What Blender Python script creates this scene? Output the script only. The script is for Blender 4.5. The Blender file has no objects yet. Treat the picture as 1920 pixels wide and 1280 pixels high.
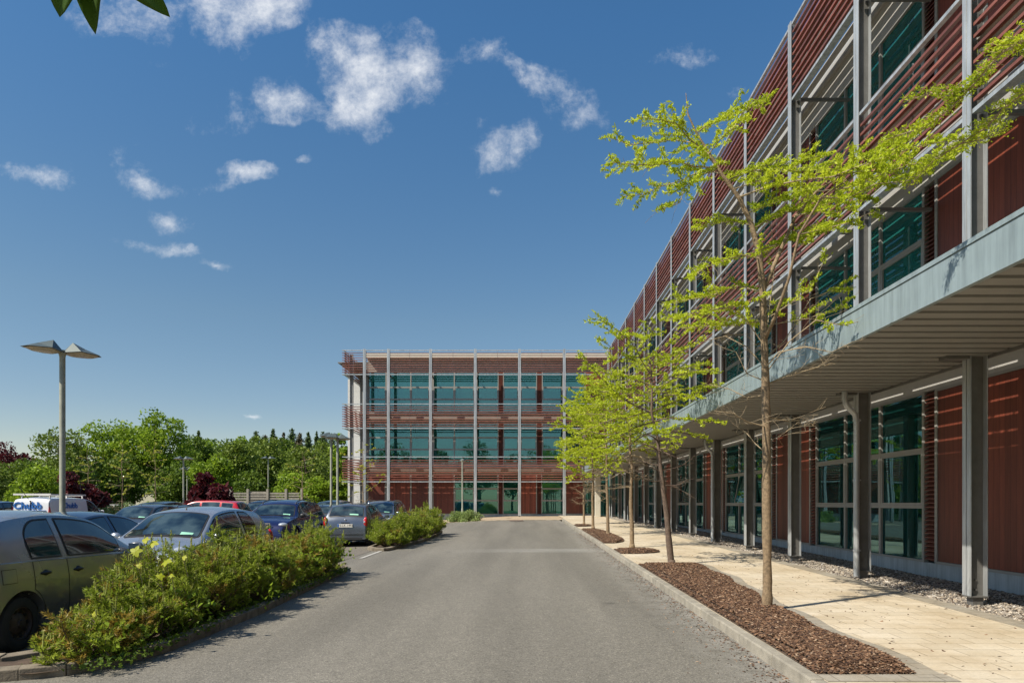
import bpy, bmesh, math, random
import numpy as np
from mathutils import Vector, Matrix
random.seed(7); rng = np.random.default_rng(11)
C = bpy.context.scene.collection
R = math.radians
F = 1280.0          # focal length in px of the 1920 px wide photograph (24 mm on 36 mm)
VX, VY = 980.0, 942.0
CZ = 1.6

# ------------------------------------------------------------------ ground shape
def lerp(a, b, t): return a + (b - a) * t
def sm(t):
    t = min(1, max(0, t)); return t * t * (3 - 2 * t)
def gz(x, y):
    yy = min(max(y, -15), 60)
    left = -.04 + .003 * yy
    right = -.08 + .011 * yy
    return lerp(left, right, sm((x + 9) / 9.0))
def pz(y): return .02 + .011 * min(max(y, -15), 60)
def gp(px, py, dz=0.0):
    """ground point seen at a photo pixel"""
    y = 20.0
    for _ in range(40):
        x = (px - VX) / F * y
        z = gz(x, y) + dz
        y = lerp(y, (CZ - z) * F / max(4, py - VY), .6)
    return ((px - VX) / F * y, y, gz((px - VX) / F * y, y) + dz)
def at(px, py, Y): return Vector(((px - VX) / F * Y, Y, CZ + (VY - py) / F * Y))

# ------------------------------------------------------------------ materials
def newmat(name):
    m = bpy.data.materials.new(name); m.use_nodes = True
    nt = m.node_tree; return m, nt, nt.nodes['Principled BSDF']
def N(nt, t, **kw):
    n = nt.nodes.new(t)
    for k, v in kw.items():
        if k.startswith('i_'):
            n.inputs[k[2:].replace('_', ' ')].default_value = v
        else: setattr(n, k, v)
    return n
def ramp(nt, stops, interp='LINEAR'):
    n = nt.nodes.new('ShaderNodeValToRGB'); n.color_ramp.interpolation = interp
    e = n.color_ramp.elements
    while len(e) < len(stops): e.new(.5)
    for i, (p, c) in enumerate(stops):
        e[i].position = p; e[i].color = (*c, 1) if len(c) == 3 else c
    return n
def mat(name, col, rough=.6, metal=0., vary=.12, scale=3., bump=0., bscale=40., coat=0., spec=.5, island=0., objvar=0.):
    m, nt, b = newmat(name)
    L = nt.links.new
    b.inputs['Roughness'].default_value = rough; b.inputs['Metallic'].default_value = metal
    b.inputs['Coat Weight'].default_value = coat; b.inputs['Coat Roughness'].default_value = .03
    b.inputs['Specular IOR Level'].default_value = spec
    tc = N(nt, 'ShaderNodeTexCoord')
    ns = N(nt, 'ShaderNodeTexNoise', i_Scale=scale, i_Detail=6.0, i_Roughness=.65)
    L(tc.outputs['Object'], ns.inputs['Vector'])
    c0 = tuple(max(0, c * (1 - vary)) for c in col); c1 = tuple(min(1, c * (1 + vary)) for c in col)
    rp = ramp(nt, [(.3, c0), (.7, c1)]); L(ns.outputs['Fac'], rp.inputs['Fac'])
    out = rp.outputs['Color']
    if island or objvar:
        hsv = N(nt, 'ShaderNodeHueSaturation'); L(out, hsv.inputs['Color'])
        if island:
            g = N(nt, 'ShaderNodeNewGeometry'); src = g.outputs['Random Per Island']
        else:
            g = N(nt, 'ShaderNodeObjectInfo'); src = g.outputs['Random']
        v = island or objvar
        mr = N(nt, 'ShaderNodeMapRange'); L(src, mr.inputs['Value'])
        mr.inputs['To Min'].default_value = 1 - v; mr.inputs['To Max'].default_value = 1 + v
        L(mr.outputs['Result'], hsv.inputs['Value']); out = hsv.outputs['Color']
    L(out, b.inputs['Base Color'])
    if bump:
        n2 = N(nt, 'ShaderNodeTexNoise', i_Scale=bscale, i_Detail=4.0); L(tc.outputs['Object'], n2.inputs['Vector'])
        bp = N(nt, 'ShaderNodeBump', i_Strength=bump, i_Distance=.01); L(n2.outputs['Fac'], bp.inputs['Height'])
        L(bp.outputs['Normal'], b.inputs['Normal'])
    return m
def leafmat(name, c0, c1, trans=.45, island=.3, rough=.5):
    m, nt, b = newmat(name); L = nt.links.new
    g = N(nt, 'ShaderNodeNewGeometry')
    rp = ramp(nt, [(0, c0), (1, c1)])
    tc = N(nt, 'ShaderNodeTexCoord'); ns = N(nt, 'ShaderNodeTexNoise', i_Scale=.9, i_Detail=3.0)
    L(tc.outputs['Object'], ns.inputs['Vector'])
    mx = N(nt, 'ShaderNodeMath', operation='MULTIPLY_ADD'); mx.inputs[1].default_value = .55; 
    sub = N(nt, 'ShaderNodeMath', operation='MULTIPLY_ADD'); sub.inputs[1].default_value = 1.3; sub.inputs[2].default_value = -.45
    L(ns.outputs['Fac'], sub.inputs[0])
    L(g.outputs['Random Per Island'], mx.inputs[0]); L(sub.outputs[0], mx.inputs[2]); L(mx.outputs[0], rp.inputs['Fac'])
    L(rp.outputs['Color'], b.inputs['Base Color']); b.inputs['Roughness'].default_value = rough
    b.inputs['Specular IOR Level'].default_value = .35
    tr = N(nt, 'ShaderNodeBsdfTranslucent'); L(rp.outputs['Color'], tr.inputs['Color'])
    ms = N(nt, 'ShaderNodeMixShader'); ms.inputs[0].default_value = trans
    L(b.outputs[0], ms.inputs[1]); L(tr.outputs[0], ms.inputs[2])
    L(ms.outputs[0], nt.nodes['Material Output'].inputs['Surface'])
    return m

def asphalt(name, base, patch, kerbx=None):
    m, nt, b = newmat(name); L = nt.links.new
    tc = N(nt, 'ShaderNodeTexCoord')
    big = N(nt, 'ShaderNodeTexNoise', i_Scale=.35, i_Detail=5.0, i_Roughness=.6)
    mp = N(nt, 'ShaderNodeMapping'); mp.inputs['Scale'].default_value = (1.4, .35, 1)
    L(tc.outputs['Object'], mp.inputs['Vector']); L(mp.outputs[0], big.inputs['Vector'])
    r1 = ramp(nt, [(.3, base), (.72, patch)]); L(big.outputs['Fac'], r1.inputs['Fac'])
    vo = N(nt, 'ShaderNodeTexVoronoi', i_Scale=95.0); L(tc.outputs['Object'], vo.inputs['Vector'])
    rr = ramp(nt, [(0, (.45,) * 3), (.55, (1.0,) * 3), (.93, (1.25,) * 3), (1, (2.0,) * 3)])
    sp = N(nt, 'ShaderNodeSeparateColor'); L(vo.outputs['Color'], sp.inputs[0]); L(sp.outputs[0], rr.inputs['Fac'])
    mu = N(nt, 'ShaderNodeMixRGB', blend_type='MULTIPLY'); mu.inputs[0].default_value = .8
    L(r1.outputs[0], mu.inputs[1]); L(rr.outputs[0], mu.inputs[2])
    mid = N(nt, 'ShaderNodeTexNoise', i_Scale=9.0, i_Detail=8.0, i_Roughness=.75); L(tc.outputs['Object'], mid.inputs['Vector'])
    r2 = ramp(nt, [(.3, (.84,) * 3), (.7, (1.12,) * 3)]); L(mid.outputs['Fac'], r2.inputs['Fac'])
    mu2 = N(nt, 'ShaderNodeMixRGB', blend_type='MULTIPLY'); mu2.inputs[0].default_value = 1
    L(mu.outputs[0], mu2.inputs[1]); L(r2.outputs[0], mu2.inputs[2])
    out = mu2.outputs[0]
    # old repairs and tyre-worn lanes running with the road, pale grit washed up against the kerb
    mp2 = N(nt, 'ShaderNodeMapping'); mp2.inputs['Scale'].default_value = (1.1, .07, 1); L(tc.outputs['Object'], mp2.inputs['Vector'])
    ln = N(nt, 'ShaderNodeTexNoise', i_Scale=1.0, i_Detail=3.0); L(mp2.outputs[0], ln.inputs['Vector'])
    r4 = ramp(nt, [(.35, (.86,) * 3), (.65, (1.10,) * 3)]); L(ln.outputs['Fac'], r4.inputs['Fac'])
    m4 = N(nt, 'ShaderNodeMixRGB', blend_type='MULTIPLY'); m4.inputs[0].default_value = 1; L(out, m4.inputs[1]); L(r4.outputs[0], m4.inputs[2]); out = m4.outputs[0]
    if kerbx is not None:
        sy_ = N(nt, 'ShaderNodeSeparateXYZ'); L(tc.outputs['Object'], sy_.inputs[0])
        bn = N(nt, 'ShaderNodeTexNoise', i_Scale=1.2, i_Detail=5.0); L(tc.outputs['Object'], bn.inputs['Vector'])
        dsy = N(nt, 'ShaderNodeMath', operation='SUBTRACT'); L(sy_.outputs[1], dsy.inputs[0]); dsy.inputs[1].default_value = 20.8
        ab = N(nt, 'ShaderNodeMath', operation='ABSOLUTE'); L(dsy.outputs[0], ab.inputs[0])
        b1 = N(nt, 'ShaderNodeMapRange'); L(ab.outputs[0], b1.inputs['Value']); b1.inputs['From Min'].default_value = .8; b1.inputs['From Max'].default_value = .45
        b2 = N(nt, 'ShaderNodeMapRange'); L(sy_.outputs[0], b2.inputs['Value']); b2.inputs['From Min'].default_value = -2.5; b2.inputs['From Max'].default_value = 1.5
        bm1 = N(nt, 'ShaderNodeMath', operation='MULTIPLY'); L(b1.outputs[0], bm1.inputs[0]); L(b2.outputs[0], bm1.inputs[1])
        bm2 = N(nt, 'ShaderNodeMath', operation='MULTIPLY'); L(bm1.outputs[0], bm2.inputs[0]); L(bn.outputs['Fac'], bm2.inputs[1])
        mb5 = N(nt, 'ShaderNodeMixRGB'); mb5.inputs[2].default_value = (.33, .32, .29, 1); L(bm2.outputs[0], mb5.inputs[0]); L(out, mb5.inputs[1]); out = mb5.outputs[0]
        # oil drips down the middle of the lane
        vs = N(nt, 'ShaderNodeTexVoronoi', i_Scale=.55, i_Randomness=1.0); L(tc.outputs['Object'], vs.inputs['Vector'])
        vr = ramp(nt, [(.03, (.62,) * 3), (.085, (1,) * 3)]); L(vs.outputs['Distance'], vr.inputs['Fac'])
        m6 = N(nt, 'ShaderNodeMixRGB', blend_type='MULTIPLY'); m6.inputs[0].default_value = .8; L(out, m6.inputs[1]); L(vr.outputs[0], m6.inputs[2]); out = m6.outputs[0]
        sx = N(nt, 'ShaderNodeSeparateXYZ'); L(tc.outputs['Object'], sx.inputs[0])
        mr = N(nt, 'ShaderNodeMapRange'); L(sx.outputs[0], mr.inputs['Value']); mr.inputs['From Min'].default_value = kerbx - .75; mr.inputs['From Max'].default_value = kerbx
        pn = N(nt, 'ShaderNodeTexNoise', i_Scale=3.5, i_Detail=9.0, i_Roughness=.75); L(tc.outputs['Object'], pn.inputs['Vector'])
        pr = ramp(nt, [(.42, (0,) * 3), (.62, (1,) * 3)]); L(pn.outputs['Fac'], pr.inputs['Fac'])
        mm = N(nt, 'ShaderNodeMath', operation='MULTIPLY'); L(mr.outputs[0], mm.inputs[0]); L(pr.outputs[0], mm.inputs[1])
        m5 = N(nt, 'ShaderNodeMixRGB'); m5.inputs[2].default_value = (.30, .28, .245, 1); L(mm.outputs[0], m5.inputs[0]); L(out, m5.inputs[1]); out = m5.outputs[0]
    L(out, b.inputs['Base Color']); b.inputs['Roughness'].default_value = .85
    bp = N(nt, 'ShaderNodeBump', i_Strength=.55, i_Distance=.006); L(vo.outputs['Distance'], bp.inputs['Height'])
    L(bp.outputs[0], b.inputs['Normal'])
    return m

def dirty(name, col, rough, metal, streak=.35):
    """metal sheet with rain streaks and blotches of its own"""
    m = mat(name, col, rough, metal=metal, vary=.10, scale=1.3); nt = m.node_tree; b = nt.nodes['Principled BSDF']; L = nt.links.new
    src = b.inputs['Base Color'].links[0].from_socket
    tc = N(nt, 'ShaderNodeTexCoord'); mp = N(nt, 'ShaderNodeMapping'); mp.inputs['Scale'].default_value = (9, 9, .7); L(tc.outputs['Object'], mp.inputs['Vector'])
    ns = N(nt, 'ShaderNodeTexNoise', i_Scale=1.0, i_Detail=6.0, i_Roughness=.7); L(mp.outputs[0], ns.inputs['Vector'])
    r = ramp(nt, [(.35, (1 - streak,) * 3), (.6, (1.05,) * 3)]); L(ns.outputs['Fac'], r.inputs['Fac'])
    mu = N(nt, 'ShaderNodeMixRGB', blend_type='MULTIPLY'); mu.inputs[0].default_value = 1; L(src, mu.inputs[1]); L(r.outputs[0], mu.inputs[2]); L(mu.outputs[0], b.inputs['Base Color'])
    return m
def pavers(name, c1, c2, mortar, w, h, rot=0.):
    m, nt, b = newmat(name); L = nt.links.new
    tc = N(nt, 'ShaderNodeTexCoord'); mp = N(nt, 'ShaderNodeMapping'); mp.inputs['Rotation'].default_value = (0, 0, rot)
    L(tc.outputs['Object'], mp.inputs['Vector'])
    br = N(nt, 'ShaderNodeTexBrick', i_Scale=1.0); br.inputs['Brick Width'].default_value = w; br.inputs['Row Height'].default_value = h
    br.inputs['Mortar Size'].default_value = .006; br.inputs['Mortar Smooth'].default_value = .3
    br.inputs['Color1'].default_value = (*c1, 1); br.inputs['Color2'].default_value = (*c2, 1); br.inputs['Mortar'].default_value = (*mortar, 1)
    br.offset = .5; L(mp.outputs[0], br.inputs['Vector'])
    big = N(nt, 'ShaderNodeTexNoise', i_Scale=.8, i_Detail=7.0, i_Roughness=.7); L(tc.outputs['Object'], big.inputs['Vector'])
    r = ramp(nt, [(.28, (.76, .67, .54)), (.5, (.98, .93, .85)), (.72, (1.12, 1.12, 1.12))]); L(big.outputs['Fac'], r.inputs['Fac'])
    mu = N(nt, 'ShaderNodeMixRGB', blend_type='MULTIPLY'); mu.inputs[0].default_value = 1
    L(br.outputs['Color'], mu.inputs[1]); L(r.outputs[0], mu.inputs[2])
    f = N(nt, 'ShaderNodeTexNoise', i_Scale=30.0, i_Detail=6.0, i_Roughness=.8); L(tc.outputs['Object'], f.inputs['Vector'])
    r3 = ramp(nt, [(.3, (.82,) * 3), (.7, (1.1,) * 3)]); L(f.outputs['Fac'], r3.inputs['Fac'])
    mu3 = N(nt, 'ShaderNodeMixRGB', blend_type='MULTIPLY'); mu3.inputs[0].default_value = 1
    L(mu.outputs[0], mu3.inputs[1]); L(r3.outputs[0], mu3.inputs[2])
    L(mu3.outputs[0], b.inputs['Base Color']); b.inputs['Roughness'].default_value = .85
    bp = N(nt, 'ShaderNodeBump', i_Strength=.5, i_Distance=.005, invert=True); L(br.outputs['Fac'], bp.inputs['Height']); L(bp.outputs[0], b.inputs['Normal'])
    return m

def timber(name, col, w, axis=0, joint=.5, spec=.5):
    """boards: narrow dark joints along one object axis (vertical boards) + grain"""
    m, nt, b = newmat(name); L = nt.links.new
    tc = N(nt, 'ShaderNodeTexCoord')
    sx = N(nt, 'ShaderNodeSeparateXYZ'); L(tc.outputs['Object'], sx.inputs[0])
    mo = N(nt, 'ShaderNodeMath', operation='DIVIDE'); L(sx.outputs[axis], mo.inputs[0]); mo.inputs[1].default_value = w
    fr = N(nt, 'ShaderNodeMath', operation='FRACT'); L(mo.outputs[0], fr.inputs[0])
    fl = N(nt, 'ShaderNodeMath', operation='FLOOR'); L(mo.outputs[0], fl.inputs[0])
    wn = N(nt, 'ShaderNodeTexWhiteNoise', noise_dimensions='1D'); L(fl.outputs[0], wn.inputs['W'])
    jr = ramp(nt, [(0, (joint,) * 3), (.07, (1,) * 3), (.93, (1,) * 3), (1, (joint,) * 3)]); L(fr.outputs[0], jr.inputs['Fac'])
    vr = ramp(nt, [(0, (.72,) * 3), (1, (1.28,) * 3)]); L(wn.outputs['Value'], vr.inputs['Fac'])
    mp = N(nt, 'ShaderNodeMapping'); mp.inputs['Scale'].default_value = (6, 6, .5); L(tc.outputs['Object'], mp.inputs['Vector'])
    ns = N(nt, 'ShaderNodeTexNoise', i_Scale=3.0, i_Detail=7.0, i_Roughness=.7); L(mp.outputs[0], ns.inputs['Vector'])
    gr = ramp(nt, [(.25, tuple(c * .7 for c in col)), (.75, tuple(c * 1.3 for c in col))]); L(ns.outputs['Fac'], gr.inputs['Fac'])
    a = N(nt, 'ShaderNodeMixRGB', blend_type='MULTIPLY'); a.inputs[0].default_value = 1; L(gr.outputs[0], a.inputs[1]); L(vr.outputs[0], a.inputs[2])
    c = N(nt, 'ShaderNodeMixRGB', blend_type='MULTIPLY'); c.inputs[0].default_value = 1; L(a.outputs[0], c.inputs[1]); L(jr.outputs[0], c.inputs[2])
    oi = N(nt, 'ShaderNodeObjectInfo'); orr = ramp(nt, [(0, (.74, .70, .70)), (1, (1.24, 1.2, 1.15))]); L(oi.outputs['Random'], orr.inputs['Fac'])
    e = N(nt, 'ShaderNodeMixRGB', blend_type='MULTIPLY'); e.inputs[0].default_value = 1; L(c.outputs[0], e.inputs[1]); L(orr.outputs[0], e.inputs[2])
    L(e.outputs[0], b.inputs['Base Color']); b.inputs['Roughness'].default_value = .5; b.inputs['Specular IOR Level'].default_value = spec
    bp = N(nt, 'ShaderNodeBump', i_Strength=.4, i_Distance=.004); L(jr.outputs[0], bp.inputs['Height']); L(bp.outputs[0], b.inputs['Normal'])
    return m

def glassmat(name, tint, ior=1.9, refl=(1, 1, 1), body=0., bcol=(.03, .30, .27)):
    m, nt, b = newmat(name); L = nt.links.new
    nt.nodes.remove(b)
    t = N(nt, 'ShaderNodeBsdfTransparent'); t.inputs[0].default_value = (*tint, 1)
    g = N(nt, 'ShaderNodeBsdfGlossy'); g.inputs['Roughness'].default_value = .0; g.inputs['Color'].default_value = (*refl, 1)
    fz = N(nt, 'ShaderNodeFresnel'); fz.inputs['IOR'].default_value = ior
    tc = N(nt, 'ShaderNodeTexCoord'); ns = N(nt, 'ShaderNodeTexNoise', i_Scale=.7, i_Detail=1.0); L(tc.outputs['Object'], ns.inputs['Vector'])
    bp = N(nt, 'ShaderNodeBump', i_Strength=.06, i_Distance=.05); L(ns.outputs['Fac'], bp.inputs['Height']); L(bp.outputs[0], g.inputs['Normal'])
    df = N(nt, 'ShaderNodeBsdfDiffuse'); df.inputs[0].default_value = (*bcol, 1)
    mb_ = N(nt, 'ShaderNodeMixShader'); mb_.inputs[0].default_value = body; L(t.outputs[0], mb_.inputs[1]); L(df.outputs[0], mb_.inputs[2])
    ms = N(nt, 'ShaderNodeMixShader'); L(fz.outputs[0], ms.inputs[0]); L(mb_.outputs[0], ms.inputs[1]); L(g.outputs[0], ms.inputs[2])
    L(ms.outputs[0], nt.nodes['Material Output'].inputs['Surface'])
    return m

MT = {}
MT['road'] = asphalt('asphalt_worn', (.172, .157, .128), (.212, .194, .160), 2.45)
MT['park'] = asphalt('asphalt_carpark', (.17, .145, .115), (.21, .185, .15))
MT['paver'] = pavers('cream_pavers', (.63, .56, .45), (.54, .475, .37), (.32, .27, .2), .42, .28)
MT['paver_grey'] = pavers('grey_border_pavers', (.36, .33, .28), (.31, .29, .25), (.2, .18, .15), .3, .2)
MT['paver_pink'] = pavers('apron_pavers', (.52, .42, .31), (.45, .36, .26), (.24, .2, .15), .2, .1)
def chipmat(name, stops):
    m, nt, b = newmat(name); g = N(nt, 'ShaderNodeNewGeometry'); rp = ramp(nt, stops); nt.links.new(g.outputs['Random Per Island'], rp.inputs['Fac'])
    nt.links.new(rp.outputs[0], b.inputs['Base Color']); b.inputs['Roughness'].default_value = .8; return m
MT['kerb'] = mat('kerb_concrete', (.31, .28, .225), .85, vary=.28, scale=5, bump=.4, bscale=60, island=.12)
MT['soil'] = mat('soil', (.09, .06, .04), .95, vary=.4, scale=8, bump=.8)
MT['mulch'] = chipmat('bark_mulch', [(0, (.03, .015, .01)), (.35, (.09, .045, .024)), (.72, (.17, .085, .042)), (.9, (.27, .155, .085)), (1, (.42, .30, .20))])
MT['gravel'] = chipmat('gravel', [(0, (.10, .09, .08)), (.3, (.24, .21, .18)), (.6, (.38, .33, .27)), (.85, (.42, .34, .25)), (1, (.68, .64, .58))])
MT['grass'] = mat('grass_field', (.08, .14, .03), .9, vary=.4, scale=.5)
MT['galv'] = dirty('galvanised_steel', (.50, .52, .53), .42, .35, .35)
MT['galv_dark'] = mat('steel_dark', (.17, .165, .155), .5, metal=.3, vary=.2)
MT['fascia'] = dirty('fascia_metal', (.28, .345, .365), .4, .1, .22)
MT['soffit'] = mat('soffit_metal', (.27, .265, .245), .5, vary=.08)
MT['frame'] = mat('window_frame', (.30, .295, .275), .45, vary=.06)
MT['clad'] = mat('spandrel_cladding', (.42, .41, .385), .5, vary=.06)
MT['cladlight'] = mat('light_cladding', (.62, .62, .60), .5, vary=.06)
MT['plinth'] = dirty('plinth_metal', (.40, .45, .47), .5, 0, .3)
MT['slat'] = mat('timber_slat', (.205, .070, .048), .45, vary=.35, scale=2.5, island=.25)
MT['wood_x'] = timber('timber_board', (.185, .047, .027), .135, 0)
MT['wood_y'] = timber('timber_board_side', (.185, .047, .027), .135, 1)
MT['vent'] = mat('vent_blade', (.155, .048, .032), .5, vary=.2)
MT['glass'] = glassmat('window_glass', (.52, .84, .79), 2.2, (.50, .90, .96), .10)
MT['glassR'] = glassmat('side_window_glass', (.55, .92, .86), 1.6, (.7, .95, 1.0), .38, (.035, .34, .32))
MT['inside'] = mat('interior_plaster', (.6, .62, .6), .9, vary=.05)
MT['ceiling'] = mat('interior_ceiling', (.6, .62, .6), .9, vary=.04)
MT['blind'] = mat('roller_blind', (.78, .82, .80), .9, vary=.04)
MT['roof'] = mat('roof_membrane', (.25, .25, .25), .9)
MT['white'] = mat('white_paint', (.72, .70, .66), .6, vary=.1)
MT['beige'] = mat('beige_render', (.58, .54, .44), .8, vary=.06)
MT['lamp'] = mat('lamp_metal', (.10, .125, .12), .45, metal=.2, vary=.12)
MT['pole'] = mat('lamp_pole_paint', (.33, .33, .26), .5, metal=.2, vary=.2, scale=4)
MT['lens'] = mat('lamp_lens', (.5, .42, .28), .25, vary=.3)
MT['bark'] = mat('pale_bark', (.24, .17, .10), .85, vary=.45, scale=22, bump=.9, bscale=70)
MT['bark_dark'] = mat('dark_bark', (.13, .09, .065), .9, vary=.4, scale=18, bump=.8)
MT['twig'] = mat('bare_twig', (.34, .26, .16), .8, vary=.25)
MT['lime'] = leafmat('lime_leaf', (.34, .45, .02), (.74, .80, .05), .5)
MT['lime2'] = leafmat('yellow_leaf', (.38, .42, .04), (.6, .6, .10), .45)
MT['green'] = leafmat('green_leaf', (.045, .09, .012), (.23, .33, .035), .4)
MT['bright'] = leafmat('fresh_green_leaf', (.09, .17, .012), (.40, .54, .04), .45)
MT['mid'] = leafmat('mid_green_leaf', (.06, .11, .012), (.28, .36, .05), .35)
MT['conifer'] = leafmat('conifer_leaf', (.045, .09, .025), (.19, .27, .075), .3)
MT['brownish'] = leafmat('sparse_brown_leaf', (.09, .08, .04), (.19, .17, .09), .25)
MT['purple'] = leafmat('purple_leaf', (.045, .008, .012), (.15, .025, .03), .3)
MT['pine'] = leafmat('pine_needle', (.14, .21, .015), (.52, .60, .07), .5)
MT['pine_rust'] = leafmat('pine_needle_rusty', (.28, .20, .03), (.50, .36, .07), .35)
MT['candle'] = leafmat('pine_candle', (.26, .30, .06), (.48, .48, .14), .15)
MT['laurel'] = leafmat('shrub_leaf', (.14, .22, .05), (.50, .60, .22), .3)
MT['maple'] = leafmat('sycamore_leaf', (.42, .48, .02), (.62, .60, .04), .5)
MT['bigleaf'] = leafmat('overhanging_leaf', (.05, .12, .008), (.13, .25, .02), .45)
MT['fence'] = mat('grey_fence_timber', (.3, .27, .22), .8, vary=.3, scale=6)
MT['iron'] = mat('manhole_iron', (.2, .09, .06), .7, vary=.3)

# ------------------------------------------------------------------ mesh builder
class MB:
    def __init__(s): s.v = []; s.f = []; s.m = []; s.mi = 0
    def box(s, x0, x1, y0, y1, z0, z1):
        if x0 > x1: x0, x1 = x1, x0
        if y0 > y1: y0, y1 = y1, y0
        if z0 > z1: z0, z1 = z1, z0
        n = len(s.v)
        s.v += [(x0,y0,z0),(x1,y0,z0),(x1,y1,z0),(x0,y1,z0),(x0,y0,z1),(x1,y0,z1),(x1,y1,z1),(x0,y1,z1)]
        for q in ((0,3,2,1),(4,5,6,7),(0,1,5,4),(1,2,6,5),(2,3,7,6),(3,0,4,7)):
            s.f.append(tuple(n + i for i in q)); s.m.append(s.mi)
        return s
    def hexa(s, pts):
        n = len(s.v); s.v += [tuple(p) for p in pts]
        for q in ((0,3,2,1),(4,5,6,7),(0,1,5,4),(1,2,6,5),(2,3,7,6),(3,0,4,7)):
            s.f.append(tuple(n + i for i in q)); s.m.append(s.mi)
        return s
    def poly(s, pts):
        n = len(s.v); s.v += [tuple(p) for p in pts]; s.f.append(tuple(range(n, n + len(pts)))); s.m.append(s.mi)
    def bar(s, a, b, w, h=None, up=(0, 0, 1)):
        h = h or w; a = Vector(a); b = Vector(b); d = (b - a).normalized(); u = Vector(up)
        if abs(d.dot(u)) > .95: u = Vector((1, 0, 0))
        r = d.cross(u).normalized() * (w / 2); t = r.cross(d).normalized() * (h / 2)
        s.hexa([a - r - t, a + r - t, b + r - t, b - r - t, a - r + t, a + r + t, b + r + t, b - r + t])
    def tube(s, pts, rad, n=6, cap=True):
        pts = [Vector(p) for p in pts]; k = len(pts)
        if not hasattr(rad, '__len__'): rad = [rad] * k
        base = len(s.v); ref = Vector((.3, .9, .2))
        for i, p in enumerate(pts):
            d = (pts[min(i + 1, k - 1)] - pts[max(i - 1, 0)])
            if d.length < 1e-7: d = Vector((0, 0, 1))
            d.normalize()
            if abs(d.dot(ref)) > .97: ref = Vector((.9, .1, .4))
            a = d.cross(ref).normalized(); b = d.cross(a)
            for j in range(n):
                t = 2 * math.pi * j / n
                s.v.append(tuple(p + (a * math.cos(t) + b * math.sin(t)) * rad[i]))
        for i in range(k - 1):
            for j in range(n):
                s.f.append((base + i*n + j, base + i*n + (j+1) % n, base + (i+1)*n + (j+1) % n, base + (i+1)*n + j)); s.m.append(s.mi)
        if cap:
            s.f.append(tuple(base + j for j in range(n))); s.m.append(s.mi)
            s.f.append(tuple(base + (k-1)*n + j for j in range(n))); s.m.append(s.mi)
    def lathe(s, prof, axis='z', c=(0, 0, 0), n=20):
        base = len(s.v)
        for r, h in prof:
            for j in range(n):
                t = 2 * math.pi * j / n; a, b = r * math.cos(t), r * math.sin(t)
                p = {'z': (a, b, h), 'y': (a, h, b), 'x': (h, a, b)}[axis]
                s.v.append((p[0] + c[0], p[1] + c[1], p[2] + c[2]))
        for i in range(len(prof) - 1):
            for j in range(n):
                s.f.append((base + i*n + j, base + i*n + (j+1) % n, base + (i+1)*n + (j+1) % n, base + (i+1)*n + j)); s.m.append(s.mi)
        return s
    def build(s, name, mats, parent=None, smooth=False, fix=True, angle=None, bevel=0):
        me = bpy.data.meshes.new(name); me.from_pydata(s.v, [], s.f)
        if not isinstance(mats, (list, tuple)): mats = [mats]
        for m in mats: me.materials.append(m)
        if len(mats) > 1: me.polygons.foreach_set('material_index', s.m)
        if fix:
            bm = bmesh.new(); bm.from_mesh(me); bmesh.ops.recalc_face_normals(bm, faces=bm.faces); bm.to_mesh(me); bm.free()
        if smooth:
            me.polygons.foreach_set('use_smooth', [True] * len(me.polygons))
            if angle: me.set_sharp_from_angle(angle=R(angle))
        o = bpy.data.objects.new(name, me); C.objects.link(o)
        if parent: o.parent = parent
        if bevel:
            bv = o.modifiers.new('bevel', 'BEVEL'); bv.width = bevel; bv.segments = 2; bv.limit_method = 'ANGLE'
        return o
def npmesh(name, V, Fc, m, parent=None, k=4, smooth=False):
    """V (n,3), Fc (f,k)"""
    me = bpy.data.meshes.new(name); V = np.asarray(V, np.float32); Fc = np.asarray(Fc, np.int32)
    me.vertices.add(len(V)); me.vertices.foreach_set('co', V.ravel())
    me.loops.add(Fc.size); me.loops.foreach_set('vertex_index', Fc.ravel())
    me.polygons.add(len(Fc)); me.polygons.foreach_set('loop_start', np.arange(0, Fc.size, k, dtype=np.int32))
    me.polygons.foreach_set('loop_total', np.full(len(Fc), k, np.int32))
    if smooth: me.polygons.foreach_set('use_smooth', np.ones(len(Fc), bool))
    me.materials.append(m); me.update(calc_edges=True)
    o = bpy.data.objects.new(name, me); C.objects.link(o)
    if parent: o.parent = parent
    return o
def leaves(cent, dirs, ln, wd, jit=1.0):
    """diamond leaf quads; returns V,F"""
    n = len(cent); dirs = dirs / (np.linalg.norm(dirs, axis=1, keepdims=True) + 1e-9)
    rv = rng.normal(size=(n, 3)); side = np.cross(dirs, rv); side /= np.linalg.norm(side, axis=1, keepdims=True) + 1e-9
    up = np.cross(side, dirs)
    ln = (ln * (1 + jit * (rng.random(n) - .5)))[:, None]; wd = (wd * (1 + jit * (rng.random(n) - .5)))[:, None]
    p0 = cent - dirs * ln * .5; p2 = cent + dirs * ln * .5
    fold = up * wd * .25
    p1 = cent + side * wd * .5 + fold - dirs * ln * .05; p3 = cent - side * wd * .5 + fold - dirs * ln * .05
    V = np.stack([p0, p1, p2, p3], 1).reshape(-1, 3); Fq = np.arange(n * 4).reshape(n, 4)
    return V, Fq
def thing(name, label, cat, loc=(0, 0, 0), rz=0, group=None):
    o = bpy.data.objects.new(name, None); C.objects.link(o); o.location = loc; o.rotation_euler = (0, 0, rz)
    o.empty_display_size = .2
    return tag(o, label, cat, group)
def tag(o, label=None, cat=None, group=None, kind=None):
    if label: o['label'] = label
    if cat: o['category'] = cat
    if group: o['group'] = group
    if kind: o['kind'] = kind
    return o
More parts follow.
